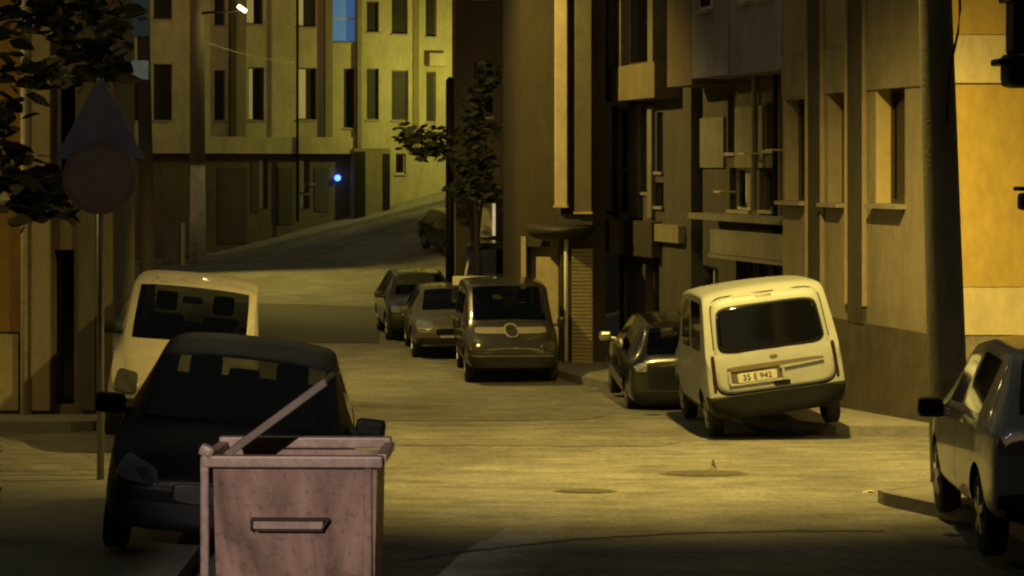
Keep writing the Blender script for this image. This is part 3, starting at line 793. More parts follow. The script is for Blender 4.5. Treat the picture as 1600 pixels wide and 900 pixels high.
# ------------------------------------------------------------------ dumpster
def make_dumpster():
    y0 = 13.3; g = terrain(-1.4, y0)
    r = empty("dumpster", (-1.41, y0, g), 0, "open topped rusty pink brown metal dumpster with a steel bar across", "dumpster")
    def dm():
        m = bpy.data.materials.new("rusty_pink_paint"); m.use_nodes = True
        n = m.node_tree.nodes; l = m.node_tree.links; b = n["Principled BSDF"]
        tc = n.new('ShaderNodeTexCoord')
        mp = n.new('ShaderNodeMapping'); mp.inputs['Scale'].default_value = (1, 1, .35); l.new(tc.outputs['Object'], mp.inputs[0])
        n1 = n.new('ShaderNodeTexNoise'); n1.inputs['Scale'].default_value = 2.4; n1.inputs['Detail'].default_value = 7; n1.inputs['Roughness'].default_value = .62; n1.inputs['Distortion'].default_value = .6
        l.new(mp.outputs[0], n1.inputs[0])
        r1 = n.new('ShaderNodeValToRGB'); e = r1.color_ramp.elements
        e[0].position = .38; e[0].color = (.17, .10, .075, 1); e[1].position = .56; e[1].color = (.40, .25, .195, 1)
        e2 = r1.color_ramp.elements.new(.72); e2.color = (.52, .36, .29, 1)
        l.new(n1.outputs[0], r1.inputs[0])
        n2 = n.new('ShaderNodeTexNoise'); n2.inputs['Scale'].default_value = 22; n2.inputs['Detail'].default_value = 8; l.new(tc.outputs['Object'], n2.inputs[0])
        r2 = n.new('ShaderNodeValToRGB'); r2.color_ramp.elements[0].position = .33; r2.color_ramp.elements[0].color = (.45, .35, .3, 1); r2.color_ramp.elements[1].position = .45; r2.color_ramp.elements[1].color = (1, 1, 1, 1)
        l.new(n2.outputs[0], r2.inputs[0])
        mx = n.new('ShaderNodeMix'); mx.data_type = 'RGBA'; mx.blend_type = 'MULTIPLY'; mx.inputs[0].default_value = .5
        l.new(r1.outputs[0], mx.inputs[6]); l.new(r2.outputs[0], mx.inputs[7]); l.new(mx.outputs[2], b.inputs['Base Color'])
        b.inputs['Roughness'].default_value = .55; b.inputs['Metallic'].default_value = .15
        bp = n.new('ShaderNodeBump'); bp.inputs['Strength'].default_value = .35; bp.inputs['Distance'].default_value = .02
        l.new(n1.outputs[0], bp.inputs['Height']); l.new(bp.outputs[0], b.inputs['Normal'])
        return m
    md = dm(); edge = mat("dumpster_worn_edge", (.42, .3, .25), .5, metal=.2, var=.35, scale=14)
    w, d, h = 1.07, .60, 1.13
    # open shell: outer/inner walls + bottom
    bm = bmesh.new()
    def ring(wx, dy, z, t=0): return [bm.verts.new((sx * (wx / 2 - t), (d / 2 + sy * (dy / 2 - t)), z)) for sx, sy in ((-1, -1), (1, -1), (1, 1), (-1, 1))]
    o0 = ring(w * .96, d * .92, .2); o1 = ring(w, d, h); i1 = ring(w, d, h, .02); i0 = ring(w * .96, d * .92, .22, .02)
    for a, c in ((o0, o1), (o1, i1), (i1, i0)):
        for k in range(4): bm.faces.new((a[k], a[(k + 1) % 4], c[(k + 1) % 4], c[k]))
    bm.faces.new(o0[::-1]); bm.faces.new(i0)
    bmesh.ops.recalc_face_normals(bm, faces=bm.faces)
    body = bm_obj("body", bm, md, r)
    bm = bmesh.new()
    add_box(bm, (-.01, -.03, h + .01), (w + .1, .09, .075), None, .012)
    add_box(bm, (-.01, d + .03, h + .045), (w + .1, .09, .075), None, .012)
    add_box(bm, (-w / 2 - .03, d / 2, h + .026), (.07, d + .0, .055), None, .01)
    add_box(bm, (w / 2 + .03, d / 2, h + .026), (.07, d + .0, .055), None, .01)
    bm_obj("rim", bm, edge, r)
    # raised corner post on the near corner, leaning ribs
    box_obj("corner_post", (-w / 2 - .045, -.035, .62), (.055, .05, 1.1), edge, r, .012)
    box_obj("corner_knob", (-w / 2 - .03, -.04, h + .075), (.10, .09, .08), edge, r, .03, Matrix.Rotation(R(25), 3, 'Y'))
    box_obj("side_rib", (w / 2 - .06, -.006, .62), (.055, .03, .95), md, r, .01)
    # pressed handle slot
    bm = bmesh.new(); hz = .73
    add_box(bm, (-.03, -.035, hz + .035), (.50, .06, .014), None, .004); add_box(bm, (-.03, -.035, hz - .035), (.44, .06, .014), None, .004)
    add_box(bm, (-.275, -.035, hz), (.014, .06, .08), None, .004); add_box(bm, (.20, -.035, hz), (.014, .06, .09), Matrix.Rotation(R(35), 3, 'Y'), .004)
    bm_obj("handle", bm, mat("dumpster_dark_rust", (.05, .022, .016), .7, var=.3), r)
    box_obj("handle_plate", (-.04, -.02, hz), (.45, .03, .055), edge, r)
    # half-open lid, hinged along the left side and standing up to the right
    p0 = Vector((-.45, 0, h + .05)); p1 = Vector((.20, 0, h + .53)); ax = p1 - p0; q = Matrix.Rotation(-math.atan2(ax.z, ax.x), 3, 'Y')
    ld = box_obj("lid", tuple((p0 + p1) / 2 + Vector((0, .27, 0))), (ax.length, .50, .03), mat("lid_steel", (.19, .145, .115), .55, metal=.2, var=.35), r, .008, q)
    box_obj("lid_lip", tuple((p0 + p1) / 2 + Vector((0, .0, -.01))), (ax.length, .03, .05), mat("lid_steel", (.19, .145, .115), .55), ld, .008, q)
    for sx in (-1, 1):
        for yy in (.1, d - .1):
            bm = bmesh.new(); bmesh.ops.create_cone(bm, cap_ends=True, segments=20, radius1=.1, radius2=.1, depth=.05)
            bmesh.ops.transform(bm, matrix=Matrix.Translation((sx * .42, yy, .1)) @ Matrix.Rotation(R(90), 4, 'Y'), verts=bm.verts)
            bm_obj("wheel", bm, M_black, r)
    for k in range(3):   # rubbish bags inside -> none visible
        pass
    r.rotation_euler = (0, 0, R(-1.5))
make_dumpster()

# ------------------------------------------------------------------ cars
def paint(name, col, rough=.28, metal=.0, var=.12, coat=.6):
    m = mat(name, col, rough, metal, var=var, scale=3, coat=coat)
    return m
M_tyre = mat("tyre_rubber", (.018, .018, .018), .85, var=.2)
M_rim = mat("wheel_rim", (.35, .35, .34), .4, metal=.7, var=.2)
M_lens = mat("headlight_lens", (.5, .5, .5), .08, metal=.75, var=.3, scale=30)
M_red = mat("tail_light_red", (.22, .012, .01), .15, var=.1)
M_lower = mat("bumper_plastic", (.022, .02, .018), .6, var=.2, spec=.25)
M_seat = mat("seat_cloth", (.015, .015, .015), .9, var=.2)
M_tint = glass_mat("car_glass_tinted", (.38, .38, .35))
M_clear = glass_mat("car_glass_clear", (.34, .36, .33))
M_opq = mat("car_glass_black", (.004, .004, .005), .06, var=0, spec=.6)
M_chrome = mat("chrome_trim", (.6, .6, .55), .25, metal=.9, var=0)

VAN = [  # y, zbottom, belt, top, half width, half width at top, interval flag to the next station
    (-2.00, .36, .80, .92, .76, .73, ''), (-1.985, .30, .92, 1.04, .82, .77, ''), (-1.955, .28, .98, 1.13, .835, .77, 'r'),
    (-1.83, .28, 1.0, 1.68, .84, .67, ''), (-1.72, .28, 1.0, 1.80, .84, .655, ''), (-1.55, .27, 1.0, 1.82, .84, .65, 's'),
    (-.62, .26, 1.0, 1.83, .84, .65, ''), (-.52, .26, 1.0, 1.83, .84, .65, 's'), (.38, .26, 1.0, 1.79, .84, .64, ''), (.50, .26, 1.0, 1.76, .84, .64, 'w'),
    (1.10, .26, .96, 1.13, .84, .70, ''), (1.18, .26, .92, 1.04, .83, .68, ''), (1.60, .27, .84, .95, .82, .64, ''), (1.88, .28, .7, .80, .79, .6, ''), (1.98, .32, .6, .68, .72, .52, '')]
HATCH = [
    (-1.98, .38, .72, .82, .74, .66, ''), (-1.96, .30, .84, .93, .80, .70, ''), (-1.90, .26, .88, 1.0, .83, .68, 'r'),
    (-1.50, .24, .9, 1.37, .84, .58, ''), (-1.36, .24, .91, 1.42, .84, .57, ''), (-1.2, .24, .91, 1.44, .845, .57, 's'),
    (-.35, .22, .91, 1.47, .85, .57, ''), (-.25, .22, .91, 1.47, .85, .57, 's'), (.42, .22, .90, 1.42, .85, .57, ''), (.50, .22, .90, 1.40, .85, .57, 'w'),
    (1.18, .22, .86, .98, .84, .68, ''), (1.26, .22, .83, .93, .84, .66, ''), (1.65, .23, .76, .86, .82, .62, ''), (1.90, .25, .66, .76, .77, .58, ''), (2.0, .32, .56, .64, .68, .48, '')]
VANW = [(a, b_, c, d, e, f * (1.13 if d > 1.2 else 1.06), g) for a, b_, c, d, e, f, g in VAN]
HATCHW = [(a, b_, c, d, e, f * (1.12 if d > 1.2 else 1.08), g) for a, b_, c, d, e, f, g in HATCH]
SUV = [(a, b_ + .06, c + .12, d * 1.14, e, f * 1.06, g) for a, b_, c, d, e, f, g in HATCH]

def car_body(stations, L, W, Ht):
    ly = L / 4.0; lw = W / 1.68; lh = Ht / max(s_[3] for s_ in stations)
    bm = bmesh.new(); ml = bm.faces.layers.int.new('mt'); rings = []
    for (y, zb, zbelt, zt, w, wt, fl) in stations:
        y *= ly; w *= lw; wt *= lw; zb *= lh; zbelt *= lh; zt *= lh
        rail = (wt, zt - .07); belt = (w * .985, zbelt)
        lp = lambda t: (belt[0] + (rail[0] - belt[0]) * t, belt[1] + (rail[1] - belt[1]) * t)
        half = [(0, zb), (w * .7, zb), (w * .94, zb + .03), (w, zb + .16), (w * 1.005, zb + .6 * (zbelt - zb)), belt, lp(.10), lp(.90), rail, (wt * .90, zt - .014), (0, zt + .015)]
        row = [bm.verts.new((x, y, z)) for x, z in half] + [bm.verts.new((-x, y, z)) for x, z in half[-2:0:-1]]
        rings.append(row)
    n = len(rings[0])
    for i in range(len(rings) - 1):
        fl = stations[i][6]
        for k in range(n):
            k2 = (k + 1) % n
            f = bm.faces.new((rings[i][k], rings[i][k2], rings[i + 1][k2], rings[i + 1][k])); f.smooth = True
            ks = k if k < 10 else 19 - k
            v = 0
            if fl == 's' and ks == 6: v = 1
            if fl == 'w' and ks == 9: v = 2
            if fl == 'r' and ks == 9: v = 3
            f[ml] = v
    for row in (rings[0], rings[-1]):
        for k in range(10):
            a, b_, c, d = row[k], row[k + 1], row[(n - k - 1) % n], row[(n - k) % n]
            vs = []
            for q in (a, b_, c, d):
                if q not in vs: vs.append(q)
            f = bm.faces.new(vs); f.smooth = True
    bmesh.ops.recalc_face_normals(bm, faces=bm.faces)
    cl = bm.edges.layers.float.get('crease_edge') or bm.edges.layers.float.new('crease_edge')
    for e in bm.edges:
        ms = {f[ml] for f in e.link_faces}
        if len(ms) > 1: e[cl] = .95
    for i in range(len(rings) - 1):
        for k in (5, 15, 8, 12):
            e = bm.edges.get((rings[i][k], rings[i + 1][k]))
            if e: e[cl] = max(e[cl], .45)
    for row in (rings[0], rings[-1]):
        for k in range(n):
            e = bm.edges.get((row[k], row[(k + 1) % n]))
            if e: e[cl] = .45
    vl = bm.verts.layers.float.get('crease_vert') or bm.verts.layers.float.new('crease_vert')
    for v in bm.verts:
        for t in (1, 2, 3):
            if sum(1 for f in v.link_faces if f[ml] == t) == 1: v[vl] = .8
    for f in bm.faces: f.material_index = f[ml]
    me = bpy.data.meshes.new("car_cage"); bm.to_mesh(me); bm.free()
    for q in range(4): me.materials.append(M_black)
    o = bpy.data.objects.new("car_cage", me); COL.objects.link(o)
    md = o.modifiers.new("s", 'SUBSURF'); md.levels = 2; md.render_levels = 2
    return o

def grab(o):
    dg = bpy.context.evaluated_depsgraph_get(); ev = o.evaluated_get(dg)
    me = bpy.data.meshes.new_from_object(ev, preserve_all_data_layers=True, depsgraph=dg); return me

def super_pts(corners, exp=5, na=40, rings=(0, .25, .5, .75, .92, 1.0)):
    """corners: 4 (a,b) pairs BL, BR, TR, TL -> fan of points inside a rounded quad"""
    out = []
    for r in rings:
        row = []
        for k in range(na):
            t = 2 * math.pi * k / na; c, s_ = math.cos(t), math.sin(t)
            u = r * math.copysign(abs(c) ** (2 / exp), c); v = r * math.copysign(abs(s_) ** (2 / exp), s_)
            u = (u + 1) / 2; v = (v + 1) / 2
            p = [(1 - u) * (1 - v) * corners[0][i] + u * (1 - v) * corners[1][i] + u * v * corners[2][i] + (1 - u) * v * corners[3][i] for i in (0, 1)]
            row.append(p)
        out.append(row)
    return out

class Car:
    def __init__(s, name, label, cat, loc, rz, st, L, W, Ht, body_m, glass, group=None, roll=0, wr=.30, pitch=0, wheels=True, wins='rsw', seats=False, wb=None, low=.33, lowr=None):
        s.L, s.W, s.H = L, W, Ht
        s.root = empty(name, loc, 0, label, cat, group)
        s.root.rotation_mode = 'XYZ'
        Rm = Matrix.Rotation(rz, 3, 'Z') @ Matrix.Rotation(pitch, 3, 'X') @ Matrix.Rotation(roll, 3, 'Y')
        s.root.rotation_euler = Rm.to_euler()
        cage = car_body(st, L, W, Ht)
        ax = wb or (L * .325, -L * .31)
        s.ax = ax; s.wr = wr
        # wheel arches cut out
        bm = bmesh.new()
        for y in ax:
            for sx in (-1, 1):
                bmesh.ops.create_cone(bm, cap_ends=True, segments=40, radius1=wr + .055, radius2=wr + .055, depth=.5,
                                      matrix=Matrix.Translation((sx * (W / 2), y, wr)) @ Matrix.Rotation(R(90), 4, 'Y'))
        cm = bpy.data.meshes.new("cut"); bm.to_mesh(cm); bm.free()
        co = bpy.data.objects.new("cut", cm); COL.objects.link(co)
        bo = cage.modifiers.new("b", 'BOOLEAN'); bo.object = co; bo.operation = 'DIFFERENCE'; bo.solver = 'EXACT'
        me = grab(cage)
        bpy.data.objects.remove(cage); bpy.data.objects.remove(co)
        bm = bmesh.new(); bm.from_mesh(me); bpy.data.meshes.remove(me)
        s.bvh = BVHTree.FromBMesh(bm)
        for f in bm.faces:
            c = f.calc_center_median()
            for y in ax:
                if abs(c.x) < W / 2 - .24 and math.hypot(c.y - y, c.z - wr) < wr + .06: f.material_index = 4
                if math.hypot(c.y - y, c.z - wr) < wr + .0551 and math.hypot(c.y - y, c.z - wr) > wr + .03 and abs(f.normal.x) < .3: f.material_index = 4
        lowr = lowr or low
        for f in bm.faces:
            c = f.calc_center_median()
            if f.material_index == 0 and c.z < (lowr if c.y < -L / 2 + .35 else low): f.material_index = 4
        names = {1: 'side_window', 2: 'windscreen', 3: 'rear_window'}
        allow = {1: 's' in wins, 2: 'w' in wins, 3: 'r' in wins}
        # connected glass pieces
        for mi in (1, 2, 3):
            faces = {f for f in bm.faces if f.material_index == mi}
            while faces:
                seed = faces.pop(); comp = [seed]; st_ = [seed]
                while st_:
                    f = st_.pop()
                    for e in f.edges:
                        for g in e.link_faces:
                            if g in faces: faces.remove(g); comp.append(g); st_.append(g)
                if not allow[mi]:
                    for f in comp: f.material_index = 0
                    continue
                nb = bmesh.new(); mp = {}
                for f in comp:
                    vs = []
                    for v in f.verts:
                        if v not in mp: mp[v] = nb.verts.new(v.co)
                        vs.append(mp[v])
                    nf = nb.faces.new(vs); nf.smooth = True
                bm_obj(names[mi], nb, glass if not isinstance(glass, dict) else glass.get(mi, M_tint), s.root, True)
        kill = [f for f in bm.faces if f.material_index in (1, 2, 3)]
        bmesh.ops.delete(bm, geom=kill, context='FACES')
        me = bpy.data.meshes.new("body"); bm.to_mesh(me); bm.free()
        o = bpy.data.objects.new("body", me); COL.objects.link(o); o.parent = s.root
        for q in (body_m, body_m, body_m, body_m, M_lower): me.materials.append(q)
        for p in me.polygons: p.use_smooth = True
        try: me.set_sharp_from_angle(angle=R(40))
        except Exception: pass
        s.body = o
        # wheels
        for y in ax:
            for sx in (-1, 1): s.wheel(sx, y)
        if seats: s.seats()
    def wheel(s, sx, y):
        r = s.wr; prof = [(.62 * r, -.085), (.9 * r, -.09), (r * .985, -.075), (r, -.05), (r, .05), (r * .985, .075), (.9 * r, .09), (.62 * r, .085)]
        bm = bmesh.new(); rows = []
        for k in range(32):
            a = k * 2 * math.pi / 32; rows.append([bm.verts.new((x, q * math.cos(a), q * math.sin(a))) for q, x in prof])
        for k in range(32):
            for j in range(len(prof) - 1):
                f = bm.faces.new((rows[k][j], rows[(k + 1) % 32][j], rows[(k + 1) % 32][j + 1], rows[k][j + 1])); f.smooth = True
        bmesh.ops.translate(bm, verts=bm.verts, vec=(sx * (s.W / 2 - .115), y, r))
        t = bm_obj("tyre", bm, M_tyre, s.root)
        bm = bmesh.new()
        bmesh.ops.create_cone(bm, cap_ends=True, segments=24, radius1=.6 * r, radius2=.6 * r, depth=.03, matrix=Matrix.Rotation(R(90), 4, 'Y') @ Matrix.Translation((0, 0, 0)))
        for k in range(5):
            add_box(bm, Matrix.Rotation(k * 2 * math.pi / 5, 3, 'X') @ Vector((sx * .03, 0, .32 * r)), (.04, .07, .55 * r), Matrix.Rotation(k * 2 * math.pi / 5, 3, 'X'), .008)
        bmesh.ops.create_cone(bm, cap_ends=True, segments=16, radius1=.15 * r, radius2=.12 * r, depth=.07, matrix=Matrix.Rotation(R(90), 4, 'Y'))
        bmesh.ops.translate(bm, verts=bm.verts, vec=(sx * (s.W / 2 - .115 + .05), y, r))
        t.name = "tyre"; rim = bm_obj("rim", bm, M_rim, t)
        t.name = "wheel"
    def patch(s, name, side, corners, m, exp=5, off=.006, parent=None, thick=.02, ext=3.0):
        """rounded plate laid on the body. side: 'F','B' (corners in x,z) or 'L','R' (corners in y,z)"""
        rows = super_pts(corners, exp); bm = bmesh.new(); V = []
        ax = {'F': (Vector((0, -1, 0)), lambda a, b_: Vector((a, ext, b_))), 'B': (Vector((0, 1, 0)), lambda a, b_: Vector((a, -ext, b_))),
              'L': (Vector((1, 0, 0)), lambda a, b_: Vector((-ext, a, b_))), 'R': (Vector((-1, 0, 0)), lambda a, b_: Vector((ext, a, b_)))}[side]
        last = None
        for row in rows:
            rr = []
            for p in row:
                h, nrm, i, dd = s.bvh.ray_cast(ax[1](*p), ax[0])
                if h is None: h = last or Vector(ax[1](*p)) * .33
                last = h
                rr.append(bm.verts.new(h - ax[0] * off))
            V.append(rr)
        n = len(V[0])
        for i in range(len(V) - 1):
            for k in range(n):
                try: f = bm.faces.new((V[i][k], V[i][(k + 1) % n], V[i + 1][(k + 1) % n], V[i + 1][k])); f.smooth = True
                except ValueError: pass
        back = [bm.verts.new(v.co + ax[0] * thick) for v in V[-1]]
        for k in range(n): bm.faces.new((V[-1][k], V[-1][(k + 1) % n], back[(k + 1) % n], back[k]))
        bmesh.ops.remove_doubles(bm, verts=bm.verts, dist=1e-4)
        bmesh.ops.recalc_face_normals(bm, faces=bm.faces)
        # make sure the outer face looks outward
        f0 = max(bm.faces, key=lambda f: -(f.calc_center_median() @ ax[0]))
        if f0.normal @ ax[0] > 0: bmesh.ops.reverse_faces(bm, faces=bm.faces)
        return bm_obj(name, bm, m, parent or s.root)
    def box(s, name, c, sz, m, bevel=.02, parent=None, rot=None):
        return box_obj(name, c, sz, m, parent or s.root, bevel, rot)
    def mirrors(s, m, y=None, z=None, size=(.2, .1, .15)):
        y = y if y is not None else s.L * .22; z = z or s.H * .66
        for sx in (-1, 1):
            o = s.box("side_mirror", (sx * (s.W / 2 + .10), y, z), size, m, .045)
            s.box("mirror_arm", (sx * (s.W / 2 - .02), y + .02, z - .04), (.12, .06, .05), m, .015, parent=o)
    def seats(s):
        for sx in (-1, 1):
            st_ = s.box("front_seat", (sx * .36, -.05, .68 * s.H / 1.4), (.48, .14, .74 * s.H / 1.4), M_seat, .06)
            s.box("headrest", (sx * .36, -.08, 1.165 * s.H / 1.4), (.27, .10, .24), M_seat, .045, parent=st_)
        st_ = s.box("rear_seat", (0, -1.05, .64), (1.2, .14, .52), M_seat, .06)
        for sx in (-1, 1): s.box("headrest", (sx * .36, -1.08, .98), (.25, .09, .13), M_seat, .04, parent=st_)
        s.box("dashboard", (0, .85, .78), (1.35, .4, .16), M_seat, .05)
        s.box("interior_mirror", (0.02, .55, 1.22 * s.H / 1.4), (.25, .04, .09), M_black, .03)
        bm = bmesh.new(); bmesh.ops.create_cone(bm, cap_ends=False, segments=24, radius1=.19, radius2=.17, depth=.04, matrix=Matrix.Translation((-.36, .55, .86)) @ Matrix.Rotation(R(70), 4, 'X'))
        bmesh.ops.solidify(bm, geom=bm.faces[:], thickness=.02); bm_obj("steering_wheel", bm, M_black, s.root)
    def plate(s, side, x, z, text=None, w=.50, h=.11, frame=None, off=.02, tcol=None):
        pm = mat("licence_plate", (.55, .53, .45), .5, var=.15, scale=20)
        c = [(x - w / 2, z - h / 2), (x + w / 2, z - h / 2), (x + w / 2, z + h / 2), (x - w / 2, z + h / 2)]
        if side == 'F': c = [c[1], c[0], c[3], c[2]]
        p = s.patch("licence_plate", side, c, pm, 14, off, thick=.05)
        if text:
            cu = bpy.data.curves.new("plate_text", 'FONT'); cu.body = text; cu.size = h * .95; cu.align_x = 'CENTER'; cu.align_y = 'CENTER'; cu.extrude = .002
            to = bpy.data.objects.new("plate_text", cu); COL.objects.link(to); me = grab(to); bpy.data.objects.remove(to)
            y = min(v.co.y for v in p.data.vertices) if side == 'B' else max(v.co.y for v in p.data.vertices)
            me.transform(Matrix.Translation((x, y - .003 if side == 'B' else y + .003, z)) @ (Matrix.Rotation(0 if side == 'B' else R(180), 4, 'Z')) @ Matrix.Rotation(R(90), 4, 'X'))
            link_mesh("plate_text", me, M_black, p)
        return p

def place(x, y): return (x, y, terrain(x, y))

# --- white van by the kerb on the right (rear towards the viewer) ------------------
M_white = paint("white_paint", (.34, .35, .34), .42, var=.08, coat=.3)
yaw = R(2.4); roll = -R(7.5)
W_ = 1.74; cx, cy = 3.32, 27.6
c = Car("parked_van", "white van seen from behind, tilted with two wheels up on the kerb", "van", (cx, cy, terrain(cx, 26.6) + .05), yaw, VANW, 4.0, W_, 1.93, M_white, M_tint, "cars parked along the street", roll=roll, wins='sw', pitch=R(-1.2), low=.42, lowr=.60)
c.patch("tailgate_seam", 'B', [(-.775, .595), (.775, .595), (.70, 1.83), (-.70, 1.83)], M_black, 9, .003)
c.patch("tailgate", 'B', [(-.76, .615), (.76, .615), (.688, 1.815), (-.688, 1.815)], M_white, 9, .010, thick=.012)
c.patch("window_seal", 'B', [(-.69, 1.12), (.69, 1.12), (.64, 1.70), (-.64, 1.70)], M_lower, 7, .014)
c.patch("rear_window", 'B', [(-.67, 1.14), (.67, 1.14), (.62, 1.68), (-.62, 1.68)], M_opq, 7, .020)
c.patch("bumper", 'B', [(-.86, .27), (.86, .27), (.86, .60), (-.86, .60)], M_black, 8, .05, thick=.12)
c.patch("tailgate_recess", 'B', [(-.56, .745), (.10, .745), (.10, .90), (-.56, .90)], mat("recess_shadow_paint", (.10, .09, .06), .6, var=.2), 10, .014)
c.plate('B', -.235, .80, "35 E 942", off=.022)
c.patch("handle_strip", 'B', [(-.60, .885), (.62, .905), (.62, .955), (-.60, .955)], mat("handle_strip_dark", (.14, .12, .08), .5, var=.1), 6, .026, thick=.04)
c.patch("handle_strip_lip", 'B', [(.05, .86), (.62, .895), (.62, .912), (.05, .895)], M_white, 6, .038, thick=.05)
c.patch("plate_surround", 'B', [(-.60, .715), (.11, .715), (.11, .738), (-.60, .738)], M_white, 8, .034, thick=.04)
c.patch("plate_surround", 'B', [(-.60, .74), (-.565, .74), (-.565, .90), (-.60, .90)], M_white, 8, .034, thick=.04)
c.patch("plate_surround", 'B', [(.08, .74), (.11, .74), (.11, .885), (.08, .885)], M_white, 8, .034, thick=.04)
c.patch("tailgate_handle", 'B', [(-.03, .65), (.17, .65), (.17, .71), (-.05, .71)], M_black, 6, .020)
c.patch("emblem", 'B', [(-.05, 1.005), (.05, 1.005), (.05, 1.045), (-.05, 1.045)], mat("emblem_worn", (.2, .17, .1), .4, metal=.5), 2.2, .018)
c.patch("brake_light", 'B', [(-.10, 1.77), (.10, 1.77), (.10, 1.795), (-.10, 1.795)], mat("brake_light_off", (.03, .008, .006), .3), 8, .016)
for sx in (-1, 1):
    c.patch("tail_light", 'B', [(sx * .80, .66), (sx * .755, .66), (sx * .735, 1.12), (sx * .785, 1.12)], mat("tail_light_dark", (.03, .012, .008), .25, var=.1), 6, .008)
c.mirrors(M_black)
c.box("wiper", (.12, -2.02 + .045, 1.12), (.5, .02, .02), M_black, .005, rot=Matrix.Rotation(R(-6), 3, 'Y'))
for sx in (-1, 1): c.box("roof_rail", (sx * .60, -.6, 1.815), (.03, 2.0, .03), M_black, .01)
c.box("door_handle", (-.845, -.35, .98), (.03, .16, .035), M_black, .01)

# --- dark car beyond it ----------------------------------------------------------
M_blk = paint("black_paint", (.012, .012, .013), .22, var=.1)
M_dk = paint("dark_brown_paint", (.05, .042, .032), .3, metal=.3, var=.15)
c = Car("parked_car", "dark hatchback parked just beyond the tilted white van", "car", (2.52, 32.25, terrain(2.5, 32.25) - .05), R(2.8), HATCH, 3.9, 1.76, 1.50, M_blk, M_tint, "cars parked along the street", pitch=R(2))
c.mirrors(M_chrome)
for sx in (-1, 1): c.patch("tail_light", 'B', [(sx * .80, .78), (sx * .62, .78), (sx * .62, .90), (sx * .76, .90)], M_lens, 5, .008)
c.patch("bumper", 'B', [(-.8, .30), (.8, .30), (.8, .5), (-.8, .5)], M_black, 8, .03, thick=.08)
c.patch("side_trim", 'L', [(-1.7, .42), (1.0, .42), (1.0, .52), (-1.7, .52)], M_metal, 8, .01)

# --- dark van in the middle, facing the viewer -----------------------------------
M_vd = paint("dark_grey_paint", (.035, .032, .027), .35, metal=.2, var=.15)
c = Car("parked_van", "dark grey van facing the viewer with pale grille bar and round emblem", "van", place(-.13, 38.05), R(180 + 4.5), VANW, 4.1, 1.70, 1.74, M_vd, M_tint, "cars parked along the street", seats=True)
c.mirrors(M_vd, y=.95, z=1.02, size=(.14, .1, .2))
c.patch("grille_bar", 'F', [(-.66, .88), (.66, .88), (.64, .97), (-.64, .97)], mat("grille_bar_grey", (.30, .27, .22), .5, metal=.2, var=.15), 8, .012)
c.patch("emblem", 'F', [(-.10, .84), (.10, .84), (.10, 1.01), (-.10, 1.01)], mat("emblem_dark", (.05, .045, .04), .4, metal=.4), 2.2, .03)
c.patch("emblem_ring", 'F', [(-.13, .82), (.13, .82), (.13, 1.03), (-.13, 1.03)], mat("grille_bar_grey", (.30, .27, .22), .5), 2.2, .022)
c.patch("bumper", 'F', [(-.80, .30), (.80, .30), (.80, .56), (-.80, .56)], M_lower, 8, .04, thick=.1)
c.patch("bumper_trim", 'F', [(-.74, .50), (.74, .50), (.74, .535), (-.74, .535)], mat("bumper_trim_grey", (.15, .13, .1), .4, metal=.3), 6, .05)
for sx in (-1, 1): c.patch("headlight", 'F', [(sx * .76, .60), (sx * .48, .60), (sx * .50, .74), (sx * .74, .76)], mat("headlight_dull", (.09, .08, .07), .15, metal=.4), 5, .012)
c.plate('F', 0, .46)
# --- small grey hatchback behind it ------------------------------------------------
M_gh = paint("warm_grey_paint", (.11, .098, .075), .35, metal=.3, var=.15)
c = Car("parked_car", "small grey hatchback with bright headlight behind the dark van", "car", place(-1.38, 42.75), R(180 + 6), HATCH, 3.9, 1.62, 1.40, M_gh, M_tint, "cars parked along the street")
c.mirrors(M_gh)
for sx in (-1, 1): c.patch("headlight", 'F', [(sx * .74, .62), (sx * .36, .60), (sx * .40, .74), (sx * .70, .78)], M_lens, 4, .01)
c.patch("bumper", 'F', [(-.72, .27), (.72, .27), (.72, .44), (-.72, .44)], M_lower, 8, .04, thick=.1)
c.patch("bumper_trim", 'F', [(-.62, .27), (.62, .27), (.62, .30), (-.62, .30)], M_chrome, 6, .06)
c.patch("grille", 'F', [(-.33, .50), (.33, .50), (.33, .62), (-.33, .62)], M_black, 6, .01)
c.plate('F', 0, .42)
rs = empty("roof_sign", (-.85, 42.2, terrain(-.85, 42) + 1.385), R(4), "flat pale yellow box lying on the small grey hatchback roof", "roof box")
box_obj("panel", (.02, 0, .11), (.78, .22, .18), mat("sign_yellow_pale", (.6, .52, .25), .6, var=.15, emit=(1, .85, .35), es=.08), rs, .02)
box_obj("dark_mark", (0, -.116, .10), (.2, .008, .09), M_black, rs)
box_obj("foot", (0, 0, .01), (.4, .12, .03), M_black, rs)
# --- dark saloon further along ----------------------------------------------------
c = Car("parked_car", "dark saloon with one glinting headlight ahead of the small grey hatchback", "car", place(-2.18, 46.9), R(180 + 8), HATCH, 4.1, 1.68, 1.50, paint("dark_olive_paint", (.04, .036, .025), .28, metal=.3, var=.15), M_tint, "cars parked along the street")
c.mirrors(M_dk)
for sx in (-1, 1): c.patch("headlight", 'F', [(sx * .76, .66), (sx * .5, .64), (sx * .5, .76), (sx * .72, .80)], M_lens, 4, .01)
c.patch("bumper", 'F', [(-.75, .3), (.75, .3), (.75, .5), (-.75, .5)], M_lower, 8, .04, thick=.1)
c.plate('F', 0, .5)
# --- tall black minibus -----------------------------------------------------------
c = Car("parked_van", "tall black minibus parked beside the street tree", "van", place(-.55, 50.6 - .2), R(2), VAN, 4.2, 1.45, 1.98, M_blk, M_tint, "cars parked along the street")
c.plate('B', 0, .7)
for sx in (-1, 1): c.patch("tail_light", 'B', [(sx * .68, .8), (sx * .62, .8), (sx * .6, 1.2), (sx * .66, 1.2)], M_red, 6, .008)
